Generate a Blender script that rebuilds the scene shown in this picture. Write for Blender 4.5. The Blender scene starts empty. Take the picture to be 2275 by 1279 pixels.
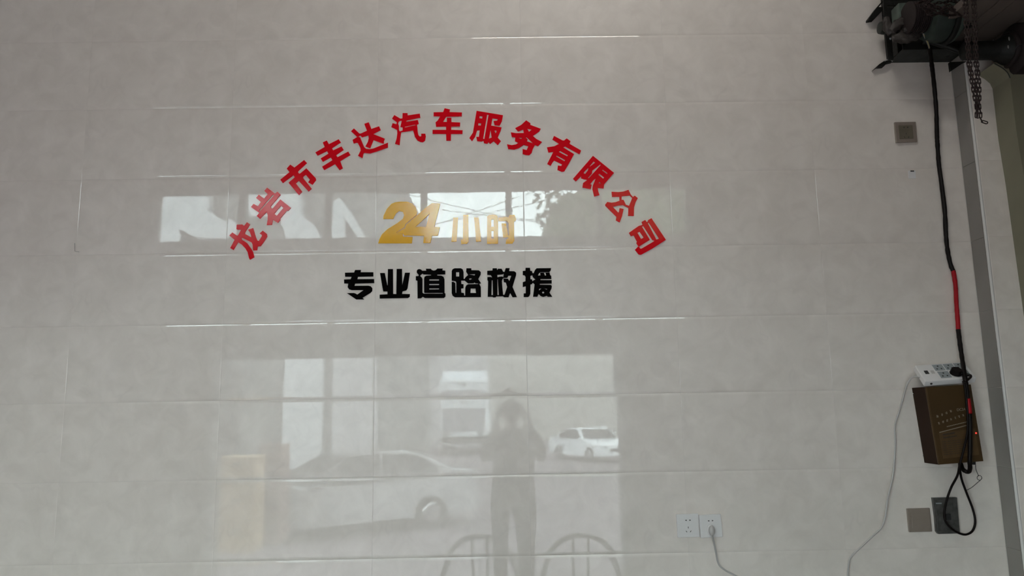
import bpy, bmesh, math, random
from mathutils import Vector, Matrix
from mathutils.geometry import delaunay_2d_cdt
random.seed(7)
C = bpy.context.scene.collection
sc = bpy.context.scene

# ------------------------------------------------------------------ camera, sky, exposure
F = 1650.0
CAM = Vector((1.1138, -2.9345, 1.60))
Z0 = 2.8346                       # height of the tile joint counted as row 0
# rows of the rotation: image right, image down, viewing direction, in (X right, down, into the wall)
R3 = ((0.99982289, 0.01686808, -0.00834583), (-0.0153659, 0.98771745, 0.15549317), (0.0108662, -0.15533739, 0.98780171))
def w3(v): return Vector((v[0], v[2], -v[1]))
AX, AY, AZ = w3(R3[0]), w3(R3[1]), w3(R3[2])
cam = bpy.data.cameras.new('camera')
cam.sensor_fit = 'HORIZONTAL'; cam.sensor_width = 36.0
cam.lens = F / 2275.0 * 36.0
cam.clip_start = 0.02; cam.clip_end = 500
co = bpy.data.objects.new('camera', cam); C.objects.link(co)
m = Matrix.Identity(4)
for i, v in enumerate((AX, -AY, -AZ)):
    v = v.normalized()
    for j in range(3): m[j][i] = v[j]
m.translation = CAM
co.matrix_world = m
sc.camera = co

def W(px, py, d=0.0):
    """world point seen at a photograph pixel, at a distance d in front of the tiled wall (negative: behind it)"""
    r = AX * ((px - 1137.5) / F) + AY * ((py - 639.5) / F) + AZ
    return CAM + r * ((-d - CAM.y) / r.y)
def V(px, py, d):
    """world point whose mirror image in the tiled wall shows at that pixel, standing d in front of the wall"""
    q = W(px, py, -d)
    return Vector((q.x, -d, q.z))

world = bpy.data.worlds.new('overcast_sky'); sc.world = world; world.use_nodes = True
nt = world.node_tree; bg = nt.nodes['Background']
tc = nt.nodes.new('ShaderNodeTexCoord'); nz = nt.nodes.new('ShaderNodeTexNoise'); rp = nt.nodes.new('ShaderNodeValToRGB')
nz.inputs['Scale'].default_value = 2.2; nz.inputs['Detail'].default_value = 3
rp.color_ramp.elements[0].position = 0.3; rp.color_ramp.elements[0].color = (0.78, 0.93, 0.95, 1)
rp.color_ramp.elements[1].position = 0.7; rp.color_ramp.elements[1].color = (0.86, 0.99, 1.0, 1)
nt.links.new(tc.outputs['Generated'], nz.inputs['Vector']); nt.links.new(nz.outputs['Fac'], rp.inputs['Fac'])
nt.links.new(rp.outputs['Color'], bg.inputs['Color'])
bg.inputs['Strength'].default_value = 11.5

sc.view_settings.view_transform = 'Standard'
sc.view_settings.look = 'None'
sc.view_settings.gamma = 1.0
sc.view_settings.use_curve_mapping = False
sc.view_settings.exposure = 0.86
sc.cycles.max_bounces = 10; sc.cycles.diffuse_bounces = 6; sc.cycles.glossy_bounces = 5
sc.cycles.caustics_reflective = False; sc.cycles.caustics_refractive = False
sc.cycles.use_denoising = True

# ------------------------------------------------------------------ materials
def mat(name, col, rough=0.5, metal=0.0, spec=0.5, ior=1.5, noise=0.0, nscale=20.0, bump=0.0, bscale=60.0, emit=None, coat=0.0, trans=0.0):
    mm = bpy.data.materials.new(name); mm.use_nodes = True
    n = mm.node_tree.nodes; l = mm.node_tree.links; p = n['Principled BSDF']
    p.inputs['Base Color'].default_value = (*col, 1); p.inputs['Roughness'].default_value = rough
    p.inputs['Metallic'].default_value = metal; p.inputs['IOR'].default_value = ior
    p.inputs['Specular IOR Level'].default_value = spec
    if coat: p.inputs['Coat Weight'].default_value = coat; p.inputs['Coat Roughness'].default_value = 0.05
    if trans: p.inputs['Transmission Weight'].default_value = trans
    if noise:
        t = n.new('ShaderNodeTexCoord'); z = n.new('ShaderNodeTexNoise'); r = n.new('ShaderNodeValToRGB')
        z.inputs['Scale'].default_value = nscale; z.inputs['Detail'].default_value = 5
        r.color_ramp.elements[0].position = 0.3; r.color_ramp.elements[1].position = 0.72
        r.color_ramp.elements[0].color = (*[c * (1 - noise) for c in col], 1)
        r.color_ramp.elements[1].color = (*[min(1, c * (1 + noise)) for c in col], 1)
        l.new(t.outputs['Object'], z.inputs['Vector']); l.new(z.outputs['Fac'], r.inputs['Fac']); l.new(r.outputs['Color'], p.inputs['Base Color'])
    if bump:
        t2 = n.new('ShaderNodeTexCoord'); z2 = n.new('ShaderNodeTexNoise'); b = n.new('ShaderNodeBump')
        z2.inputs['Scale'].default_value = bscale; z2.inputs['Detail'].default_value = 4
        b.inputs['Strength'].default_value = bump; b.inputs['Distance'].default_value = 0.01
        l.new(t2.outputs['Object'], z2.inputs['Vector']); l.new(z2.outputs['Fac'], b.inputs['Height']); l.new(b.outputs['Normal'], p.inputs['Normal'])
    if emit:
        p.inputs['Emission Color'].default_value = (*emit[:3], 1); p.inputs['Emission Strength'].default_value = emit[3]
    return mm

def tile_material():
    mm = bpy.data.materials.new('marbled_glazed_tile'); mm.use_nodes = True
    n = mm.node_tree.nodes; l = mm.node_tree.links; p = n['Principled BSDF']
    t = n.new('ShaderNodeTexCoord'); oi = n.new('ShaderNodeObjectInfo')
    # a handful of print variants: the object's random number picks the offset
    mu = n.new('ShaderNodeMath'); mu.operation = 'MULTIPLY'; mu.inputs[1].default_value = 5
    fl = n.new('ShaderNodeMath'); fl.operation = 'FLOOR'
    m3 = n.new('ShaderNodeMath'); m3.operation = 'MULTIPLY'; m3.inputs[1].default_value = 3.7
    cb = n.new('ShaderNodeCombineXYZ'); ad = n.new('ShaderNodeVectorMath'); ad.operation = 'ADD'
    l.new(oi.outputs['Random'], mu.inputs[0]); l.new(mu.outputs[0], fl.inputs[0]); l.new(fl.outputs[0], m3.inputs[0]); l.new(m3.outputs[0], cb.inputs['Y'])
    l.new(t.outputs['Object'], ad.inputs[0]); l.new(cb.outputs[0], ad.inputs[1])
    # soft clouds
    z1 = n.new('ShaderNodeTexNoise'); z1.inputs['Scale'].default_value = 11; z1.inputs['Detail'].default_value = 4; z1.inputs['Roughness'].default_value = 0.55; z1.inputs['Distortion'].default_value = 0.6
    l.new(ad.outputs[0], z1.inputs['Vector'])
    r1 = n.new('ShaderNodeValToRGB'); r1.color_ramp.elements[0].position = 0.3; r1.color_ramp.elements[1].position = 0.7
    r1.color_ramp.elements[0].color = (0.755, 0.70, 0.645, 1); r1.color_ramp.elements[1].color = (0.855, 0.80, 0.745, 1)
    l.new(z1.outputs['Fac'], r1.inputs['Fac'])
    # thin wandering veins: a band of a distorted noise
    z2 = n.new('ShaderNodeTexNoise'); z2.inputs['Scale'].default_value = 5.0; z2.inputs['Detail'].default_value = 3; z2.inputs['Distortion'].default_value = 0.9
    l.new(ad.outputs[0], z2.inputs['Vector'])
    r2 = n.new('ShaderNodeValToRGB'); e = r2.color_ramp.elements
    e[0].position = 0.465; e[0].color = (0, 0, 0, 1); e[1].position = 0.5; e[1].color = (1, 1, 1, 1)
    e2 = r2.color_ramp.elements.new(0.535); e2.color = (0, 0, 0, 1)
    l.new(z2.outputs['Fac'], r2.inputs['Fac'])
    z3 = n.new('ShaderNodeTexNoise'); z3.inputs['Scale'].default_value = 9.0; l.new(ad.outputs[0], z3.inputs['Vector'])
    r3 = n.new('ShaderNodeValToRGB'); r3.color_ramp.elements[0].position = 0.45; r3.color_ramp.elements[1].position = 0.7
    l.new(z3.outputs['Fac'], r3.inputs['Fac'])
    mm2 = n.new('ShaderNodeMath'); mm2.operation = 'MULTIPLY'; l.new(r2.outputs['Color'], mm2.inputs[0]); l.new(r3.outputs['Color'], mm2.inputs[1])
    mx = n.new('ShaderNodeMix'); mx.data_type = 'RGBA'; mx.inputs['B'].default_value = (0.68, 0.625, 0.585, 1)
    m4 = n.new('ShaderNodeMath'); m4.operation = 'MULTIPLY'; m4.inputs[1].default_value = 0.32; l.new(mm2.outputs[0], m4.inputs[0])
    l.new(m4.outputs[0], mx.inputs['Factor']); l.new(r1.outputs['Color'], mx.inputs['A'])
    l.new(mx.outputs['Result'], p.inputs['Base Color'])
    # a clear glaze coat mirrors sharply; the body under it has a broad satin sheen
    p.inputs['Roughness'].default_value = 0.48; p.inputs['Specular IOR Level'].default_value = 1.0; p.inputs['IOR'].default_value = 1.5
    p.inputs['Coat Weight'].default_value = 1.0; p.inputs['Coat Roughness'].default_value = 0.012; p.inputs['Coat IOR'].default_value = 1.43
    # the glaze is very slightly wavy
    zb = n.new('ShaderNodeTexNoise'); zb.inputs['Scale'].default_value = 75; zb.inputs['Detail'].default_value = 2
    b = n.new('ShaderNodeBump'); b.inputs['Strength'].default_value = 1.0; b.inputs['Distance'].default_value = 0.00002
    l.new(ad.outputs[0], zb.inputs['Vector']); l.new(zb.outputs['Fac'], b.inputs['Height']); l.new(b.outputs['Normal'], p.inputs['Coat Normal'])
    return mm

M = dict(
    strip=mat('grey_painted_render', (0.26, 0.245, 0.23), 0.7, noise=0.08, nscale=4),
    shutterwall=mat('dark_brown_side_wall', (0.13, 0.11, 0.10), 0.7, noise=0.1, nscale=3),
    silver=mat('graphite_car_paint', (0.20, 0.19, 0.195), 0.30, metal=0.85, coat=1.0),
    paleglass=mat('truck_glass_painted_sky', (0.30, 0.29, 0.32), 0.3),  # pale base colour stands in for the sky reflected in the windscreen
    tile=tile_material(),
    grout=mat('grey_white_grout', (0.66, 0.63, 0.60), 0.9),
    plaster=mat('painted_plaster', (0.60, 0.575, 0.55), 0.85, noise=0.04, nscale=3),
    ceiling=mat('ceiling_paint', (0.70, 0.68, 0.65), 0.9, noise=0.03, nscale=2),
    floor=mat('shop_floor_concrete', (0.20, 0.19, 0.185), 0.55, noise=0.15, nscale=4),
    trim=mat('white_corner_trim', (0.66, 0.65, 0.63), 0.3),
    red=mat('red_acrylic', (0.85, 0.003, 0.014), 0.10, ior=1.33),
    yellow=mat('golden_yellow_acrylic', (0.97, 0.53, 0.002), 0.10, ior=1.38),
    black=mat('black_acrylic', (0.0015, 0.001, 0.001), 0.3, ior=1.45, spec=0.015),
    steel=mat('black_painted_steel', (0.010, 0.010, 0.009), 0.5, spec=0.2, noise=0.4, nscale=25, bump=0.15, bscale=90),
    steelgrey=mat('dusty_dark_grey_steel', (0.030, 0.033, 0.030), 0.6, spec=0.25, noise=0.35, nscale=18, bump=0.1),
    motorgreen=mat('dusty_green_cast_metal', (0.026, 0.036, 0.030), 0.6, spec=0.3, noise=0.35, nscale=14, bump=0.1),
    motorpale=mat('pale_green_cast_metal', (0.075, 0.098, 0.083), 0.5, spec=0.3, noise=0.3, nscale=16),
    rust=mat('rusty_brown_chain_steel', (0.018, 0.009, 0.008), 0.6, spec=0.25, noise=0.5, nscale=60),
    wrap=mat('grey_plastic_wrapping', (0.045, 0.038, 0.035), 0.5, spec=0.3, noise=0.25, nscale=12),
    sheath=mat('black_cable_sheath', (0.006, 0.004, 0.0035), 0.5, spec=0.12, noise=0.4, nscale=40),
    redtape=mat('red_cable_sheath', (0.34, 0.008, 0.014), 0.5, spec=0.2),
    yellowwire=mat('yellow_green_wire', (0.30, 0.24, 0.05), 0.5),
    greywire=mat('grey_wire', (0.2, 0.2, 0.19), 0.5),
    whitewire=mat('white_cable_sheath', (0.52, 0.51, 0.50), 0.4),
    whiteplastic=mat('white_plastic', (0.80, 0.80, 0.80), 0.28),
    greyplastic=mat('blue_grey_plastic', (0.30, 0.34, 0.36), 0.35),
    hole=mat('dark_socket_hole', (0.01, 0.01, 0.01), 0.7),
    beige=mat('beige_grey_metal_plate', (0.19, 0.165, 0.125), 0.35, metal=0.3, noise=0.08, nscale=30),
    beigelight=mat('warm_grey_switch_plate', (0.27, 0.225, 0.19), 0.4, metal=0.1, noise=0.06, nscale=30),
    jbox=mat('dull_zinc_box', (0.085, 0.085, 0.08), 0.4, metal=0.4, noise=0.35, nscale=40),
    boxbrown=mat('brown_painted_box', (0.058, 0.034, 0.013), 0.45, spec=0.2, noise=0.15, nscale=6),
    boxside=mat('dark_brown_side_panel', (0.028, 0.014, 0.008), 0.6, spec=0.08),
    boxprint=mat('pale_box_print', (0.28, 0.24, 0.19), 0.5),
    boxlabel=mat('brown_rating_label', (0.085, 0.052, 0.024), 0.4, spec=0.2, noise=0.1, nscale=30),
    boxink=mat('dark_label_print', (0.02, 0.012, 0.006), 0.5),
    ledred=mat('red_indicator_light', (0.6, 0.02, 0.02), 0.3, emit=(1.0, 0.05, 0.03, 1.0)),
    ledpale=mat('pale_indicator_cap', (0.55, 0.50, 0.42), 0.3),
    board=mat('grey_brown_soffit_board', (0.125, 0.102, 0.09), 0.7, spec=0.15, noise=0.12, nscale=5),
    guide=mat('olive_beige_painted_guide', (0.21, 0.20, 0.14), 0.5, noise=0.06, nscale=8),
    drum=mat('brown_black_drum_plate', (0.024, 0.018, 0.018), 0.6, spec=0.15, noise=0.3, nscale=12),
    glass=mat('window_glass', (0.95, 0.97, 0.96), 0.0, trans=1.0, ior=1.01, spec=0.2),
    alu=mat('window_frame_grey', (0.10, 0.105, 0.10), 0.45),
    street=mat('street_concrete', (0.155, 0.125, 0.138), 0.85, noise=0.12, nscale=0.5),
    facade=mat('dull_grey_facade', (0.15, 0.155, 0.15), 0.85, noise=0.1, nscale=1.0),
    facadepale=mat('pale_facade', (0.40, 0.39, 0.40), 0.8, noise=0.06, nscale=1.0),
    facadewhite=mat('white_facade', (0.52, 0.53, 0.54), 0.7),
    leaf=mat('tree_leaves', (0.07, 0.09, 0.045), 0.8, noise=0.5, nscale=1.2),
    bark=mat('tree_bark', (0.08, 0.06, 0.045), 0.9, noise=0.3, nscale=5),
    carwhite=mat('white_car_paint', (0.85, 0.87, 0.90), 0.25, coat=0.6),
    cardark=mat('dark_car_paint', (0.025, 0.025, 0.03), 0.2, coat=0.8),
    carglass=mat('car_glass', (0.02, 0.022, 0.025), 0.15, spec=0.3),
    tyre=mat('tyre_rubber', (0.015, 0.015, 0.015), 0.8),
    chrome=mat('chrome', (0.6, 0.6, 0.6), 0.15, metal=1.0),
    orange=mat('orange_crate', (0.42, 0.29, 0.15), 0.5),
    cardboard=mat('brown_cardboard', (0.20, 0.12, 0.09), 0.8),
    chairwood=mat('dark_brown_chair_lacquer', (0.03, 0.022, 0.018), 0.35),
    cloth=mat('dark_grey_jacket_cloth', (0.045, 0.035, 0.033), 0.9, noise=0.15, nscale=10),
    trouser=mat('grey_trouser_cloth', (0.05, 0.05, 0.047), 0.9),
    skin=mat('skin', (0.45, 0.28, 0.20), 0.5),
    hair=mat('black_hair', (0.012, 0.010, 0.009), 0.5),
    shoe=mat('dark_shoes', (0.02, 0.02, 0.02), 0.5),
)

# ------------------------------------------------------------------ helpers
def tag(o, label=None, cat=None, group=None, kind=None):
    if label: o['label'] = label
    if cat: o['category'] = cat
    if group: o['group'] = group
    if kind: o['kind'] = kind
    return o
def link(name, me, material, parent=None):
    o = bpy.data.objects.new(name, me); C.objects.link(o)
    if material is not None and not me.materials: me.materials.append(material)
    if parent is not None:
        o.parent = parent
        o.matrix_parent_inverse = Matrix.Translation(-parent.location) if parent.type == 'EMPTY' else Matrix.Identity(4)
    return o
def obj(name, bm, material, parent=None, smooth=False, bevel=0.0, seg=2, origin=True):
    if bevel:
        bmesh.ops.bevel(bm, geom=list(bm.edges), offset=bevel, segments=seg, affect='EDGES', profile=0.6, clamp_overlap=True)
    bmesh.ops.recalc_face_normals(bm, faces=bm.faces)
    c = Vector((0, 0, 0))
    if origin and len(bm.verts):
        for v in bm.verts: c += v.co
        c /= len(bm.verts)
        for v in bm.verts: v.co -= c
    me = bpy.data.meshes.new(name); bm.to_mesh(me); bm.free()
    if smooth:
        for f in me.polygons: f.use_smooth = True
        if smooth == 'auto': me.set_sharp_from_angle(angle=math.radians(40))
    o = link(name, me, material, parent)
    o.location = c
    return o
def thing(name, loc, label, cat, group=None):
    o = bpy.data.objects.new(name, None); C.objects.link(o); o.location = loc; o.empty_display_size = 0.05
    return tag(o, label, cat, group)
def box(bm, x0, x1, y0, y1, z0, z1):
    vs = [bm.verts.new(p) for p in ((x0, y0, z0), (x1, y0, z0), (x1, y1, z0), (x0, y1, z0), (x0, y0, z1), (x1, y0, z1), (x1, y1, z1), (x0, y1, z1))]
    for f in ((0, 1, 2, 3), (4, 5, 6, 7), (0, 1, 5, 4), (1, 2, 6, 5), (2, 3, 7, 6), (3, 0, 4, 7)): bm.faces.new([vs[i] for i in f])
    return vs
def hexa(bm, a, b):
    """a: four front corners, b: four back corners"""
    va = [bm.verts.new(p) for p in a]; vb = [bm.verts.new(p) for p in b]
    bm.faces.new(va); bm.faces.new(vb[::-1])
    for i in range(4): bm.faces.new((va[i], va[(i + 1) % 4], vb[(i + 1) % 4], vb[i]))
def B(): return bmesh.new()
def inside(p, poly):
    x, y = p; r = False; j = len(poly) - 1
    for i in range(len(poly)):
        xi, yi = poly[i]; xj, yj = poly[j]
        if (yi > y) != (yj > y) and x < (xj - xi) * (y - yi) / (yj - yi) + xi: r = not r
        j = i
    return r
def flatshape(bm, solids, holes, front, back):
    """union of solids minus holes given in pixels; front/back map a pixel to 3D"""
    pts, edges = [], []
    for poly in list(solids) + list(holes):
        s = len(pts); k = len(poly)
        pts += [Vector(q) for q in poly]; edges += [(s + i, s + (i + 1) % k) for i in range(k)]
    vo, eo, fo, *_ = delaunay_2d_cdt(pts, edges, [], 0, 1e-4)
    keep = []
    for f in fo:
        c = sum((Vector(vo[i]) for i in f), Vector((0, 0))) / len(f)
        if any(inside(c, s) for s in solids) and not any(inside(c, h) for h in holes): keep.append(tuple(f))
    fv, bv = {}, {}
    def gv(d, i, fn):
        if i not in d: d[i] = bm.verts.new(fn(vo[i][0], vo[i][1]))
        return d[i]
    cnt = {}
    for f in keep:
        bm.faces.new([gv(fv, i, front) for i in f]); bm.faces.new([gv(bv, i, back) for i in f[::-1]])
        for a, b in zip(f, f[1:] + f[:1]):
            cnt.setdefault((min(a, b), max(a, b)), []).append((a, b))
    for e, l in cnt.items():
        if len(l) == 1:
            a, b = l[0]; bm.faces.new((fv[b], fv[a], bv[a], bv[b]))
def prism(bm, poly, d_front, d_back, holes=()):
    """outline drawn at the front distance, pushed straight back along Y"""
    def fr(x, y): return W(x, y, d_front)
    def bk(x, y):
        q = W(x, y, d_front); return Vector((q.x, -d_back, q.z))
    flatshape(bm, [poly], list(holes), fr, bk)
def smoothpath(pts, n=6):
    pts = [Vector(p) for p in pts]
    if len(pts) < 3: return pts
    out = []
    P = [pts[0] * 2 - pts[1]] + pts + [pts[-1] * 2 - pts[-2]]
    for i in range(1, len(P) - 2):
        for k in range(n):
            t = k / n
            out.append(0.5 * ((2 * P[i]) + (P[i + 1] - P[i - 1]) * t + (2 * P[i - 1] - 5 * P[i] + 4 * P[i + 1] - P[i + 2]) * t * t + (3 * P[i] - P[i - 1] - 3 * P[i + 1] + P[i + 2]) * t ** 3))
    out.append(pts[-1]); return out
def tube(bm, pts, r, seg=8, closed=False):
    pts = [Vector(p) for p in pts]; n = len(pts)
    rr = r if callable(r) else (lambda i, r=r: r)
    prev = None; rings = []
    for i, p in enumerate(pts):
        if closed: t = pts[(i + 1) % n] - pts[i - 1]
        else: t = pts[min(i + 1, n - 1)] - pts[max(i - 1, 0)]
        t.normalize()
        if prev is None:
            u = t.orthogonal().normalized()
        else:
            u = (prev - t * prev.dot(t)).normalized()
        prev = u; w = t.cross(u)
        rings.append([bm.verts.new(p + (u * math.cos(a) + w * math.sin(a)) * rr(i)) for a in [2 * math.pi * k / seg for k in range(seg)]])
    m2 = n if closed else n - 1
    for i in range(m2):
        a, b = rings[i], rings[(i + 1) % n]
        for k in range(seg): bm.faces.new((a[k], a[(k + 1) % seg], b[(k + 1) % seg], b[k]))
    if not closed:
        bm.faces.new(rings[0][::-1]); bm.faces.new(rings[-1])
def lathe_x(bm, prof, c, seg=32):
    """prof: (x, r) pairs around an axis along X through c (y, z)"""
    rings = []
    for x, r in prof:
        rings.append([bm.verts.new((x, c[0] + r * math.cos(a), c[1] + r * math.sin(a))) for a in [2 * math.pi * k / seg for k in range(seg)]])
    for a, b in zip(rings, rings[1:]):
        for k in range(seg): bm.faces.new((a[k], a[(k + 1) % seg], b[(k + 1) % seg], b[k]))
    bm.faces.new(rings[0][::-1]); bm.faces.new(rings[-1])
def ball(bm, c, r, s=(1, 1, 1), sub=2):
    v = bmesh.ops.create_icosphere(bm, subdivisions=sub, radius=r)['verts']
    for q in v: q.co = Vector(c) + Vector((q.co.x * s[0], q.co.y * s[1], q.co.z * s[2]))
    return v

# ------------------------------------------------------------------ the setting
XC = 3.013                      # corner where the long tiled wall meets the pier
PIER = 0.094                    # how far the pier stands out
L = 4.1                         # depth of the room
XL, XR = -5.0, 3.75
ZC = 4.7
S = lambda name, bm, m_, parent=None: tag(obj(name, bm, m_, parent, origin=False), kind='structure' if parent is None else None)

bm = B(); box(bm, XL, XC + 0.3, 0.0024, 0.2, 0, ZC)
wall_back = S('wall_back', bm, M['grout'])
def tile_mesh(name, w, h, cz=0.033, cx=0.006):
    hx, hz = w / 2 - 0.0004, h / 2 - 0.0003
    xs = [(0, 0), (hx * .5, 0), (hx - .0030, 0), (hx - .0010, .05), (hx, .25)]
    zs = [(0, 0), (hz * .5, 0), (hz - .0125, 0), (hz - .0012, .16), (hz, .45)]
    def line(l, c):
        o = []; y = 0; pv = (0, 0)
        for q, (p, s) in enumerate(l):
            y += (math.tan(pv[1]) + math.tan(s)) / 2 * (p - pv[0]); pv = (p, s)
            o.append((p, y + c * p * p / 2, s + c * p))
        return [(-p, y, -s) for p, y, s in o[:0:-1]] + o
    X, Z = line(xs, cx), line(zs, cz)
    nx, nz_ = len(X), len(Z)
    verts, norms, faces = [], [], []
    for (z, yz, sz) in Z:
        for (x, yx, sx) in X:
            verts.append((x, yx + yz, z)); norms.append(Vector((math.tan(sx), -1, math.tan(sz))).normalized())
    for j in range(nz_ - 1):
        for i in range(nx - 1):
            a = j * nx + i; faces.append((a, a + 1, a + nx + 1, a + nx))
    # rim going back to the wall
    rim = [i for i in range(nx)] + [j * nx + nx - 1 for j in range(1, nz_)] + [(nz_ - 1) * nx + i for i in range(nx - 2, -1, -1)] + [j * nx for j in range(nz_ - 2, 0, -1)]
    base = len(verts); sides = []
    for i in rim:
        v = verts[i]; verts.append((v[0], 0.0034, v[2])); norms.append(norms[i])
    for k in range(len(rim)):
        faces.append((rim[k], base + k, base + (k + 1) % len(rim), rim[(k + 1) % len(rim)]))
    me = bpy.data.meshes.new(name); me.from_pydata(verts, [], faces)
    for f in me.polygons: f.use_smooth = True
    me.normals_split_custom_set_from_vertices(norms)
    me.materials.append(M['tile'])
    return me
TM = tile_mesh('tile', 0.6, 0.3)
rowz = lambda k: Z0 - 0.3 * k - (0.012 if k == 2 else 0.0)
def put_tile(parent, x0, x1, z0, z1, y=0.0, rx=0.0, rz=0.0, face='front'):
    o = bpy.data.objects.new('tile', TM); C.objects.link(o)
    o.scale = ((x1 - x0) / 0.6, 1, (z1 - z0) / 0.3)
    if face == 'front':
        o.location = ((x0 + x1) / 2, y, (z0 + z1) / 2); o.rotation_euler = (rx, 0, rz)
    else:                      # on the pier's narrow side, which faces left: x0..x1 run along Y
        o.location = (y, -(x0 + x1) / 2, (z0 + z1) / 2); o.rotation_euler = (0, 0, -math.pi / 2)
    o.parent = parent
    return o
rt = random.Random(11)
row_tilt = {3: -0.0022, 4: 0.0024, 5: 0.0, 6: 0.001}
for k in range(-7, 10):
    zt, zb = min(rowz(k), ZC), max(rowz(k + 1), 0.0)
    if zt - zb < 0.02: continue
    for c in range(-9, 5):
        x0, x1 = max(XL + .002, 0.6 * c), 0.6 * (c + 1)
        if x1 < XL + .1: continue
        if c == 4: x1 = XC - 0.001
        put_tile(wall_back, x0, x1, zb, zt, 0.0, rx=-(row_tilt.get(k, 0) + rt.uniform(-.0009, .0009)), rz=rt.uniform(-.0012, .0012))
# pier to the right of the corner
bm = B(); box(bm, XC + 0.0035, XR, -PIER + 0.0035, 0.2, 0, ZC)
pier = S('wall_pier', bm, M['grout'])
for k in range(-7, 10):
    zt, zb = min(rowz(k), ZC), max(rowz(k + 1), 0.0)
    if zt - zb < 0.02: continue
    put_tile(pier, XC + 0.010, XC + 0.5, zb, zt, -PIER)
    bm = B(); box(bm, XC, XC + .004, -PIER + .012, -0.0005, zb + .0006, zt - .0006); obj('render_strip', bm, M['strip'], pier)
bm = B(); tube(bm, [(XC + 0.0045, -PIER + 0.006, 0), (XC + 0.0045, -PIER + 0.006, ZC)], 0.0058, 12)
S('trim_1', bm, M['trim'])
tag(bpy.data.objects['trim_1'])
# floor, ceiling, side walls
bm = B(); box(bm, XL - .2, XR + .2, -L - .2, 0.2, -0.1, 0.0); S('floor', bm, M['floor'])
bm = B(); box(bm, XL - .2, XR + .2, -L - .2, 0.2, ZC, ZC + .15); S('ceiling', bm, M['ceiling'])
bm = B(); box(bm, XL - .2, XL, -L, 0.2, 0, ZC); S('wall_left', bm, M['plaster'])
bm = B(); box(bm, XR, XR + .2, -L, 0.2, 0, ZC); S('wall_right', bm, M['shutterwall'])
# front wall: street door and the long transom window above it
yc = lambda y, c, k=1.19: c + (y - c) * k         # the tiles are slightly convex, so a reflection is squeezed within each
dx0, dx1 = V(468, 900, L).x, V(1383, 900, L).x
dz = V(900, yc(787, 801), L).z
tz0, tz1 = V(900, yc(526, 469), L).z, V(900, yc(418, 469), L).z
tx0, tx1 = V(340, 470, L).x, V(1531, 470, L).x
bm = B()
box(bm, XL, tx0, -L - .2, -L, 0, ZC); box(bm, tx1, XR, -L - .2, -L, 0, ZC)
box(bm, tx0, dx0, -L - .2, -L, 0, tz0); box(bm, dx1, tx1, -L - .2, -L, 0, tz0)
box(bm, dx0, dx1, -L - .2, -L, dz, tz0); box(bm, tx0, tx1, -L - .2, -L, tz1, ZC)
S('wall_front', bm, M['plaster'])
bm = B()
box(bm, dx0 - .05, dx0 + .03, -L - .22, -L + .02, 0, dz); box(bm, dx1 - .03, dx1 + .05, -L - .22, -L + .02, 0, dz); box(bm, dx0 - .05, dx1 + .05, -L - .22, -L + .02, dz - .04, dz + .05)
S('door_1', bm, M['alu'])
bm = B()
box(bm, tx0, tx1, -L - .13, -L - .07, tz0, tz0 + .03); box(bm, tx0, tx1, -L - .13, -L - .07, tz1 - .03, tz1)
mull = [340, 525, 724, 936, 1131, 1335, 1531]
mx = [V(x, 470, L).x for x in mull]
for i, x in enumerate(mx):
    a = .02 if i in (0, 6) else .032
    box(bm, x - a, x + a, -L - .13, -L - .07, tz0, tz1)
win = S('window_1', bm, M['alu'])
for a, b in zip(mx, mx[1:]):
    bm = B(); box(bm, a + .03, b - .03, -L - .102, -L - .098, tz0 + .03, tz1 - .03)
    obj('pane', bm, M['glass'], win)

# ceiling lamp above the frame
t = bpy.data.objects.new('ceiling_lamp', None); C.objects.link(t); t.location = (1.5, -1.5, ZC)
t['label'] = 'long ceiling lamp hanging in front of the tiled wall, above the picture'; t['category'] = 'lamp'
bm = B(); box(bm, .9, 2.1, -1.57, -1.43, ZC - .07, ZC - .002); obj('housing', bm, M['whiteplastic'], t, bevel=.01)
la = bpy.data.lights.new('lamp_light', 'AREA'); la.shape = 'RECTANGLE'; la.size = 1.16; la.size_y = .1; la.energy = 10; la.color = (.98, .955, .87)
lo = bpy.data.objects.new('lamp_light', la); C.objects.link(lo); lo.location = (0, 0, -.075); lo.parent = t

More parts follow.
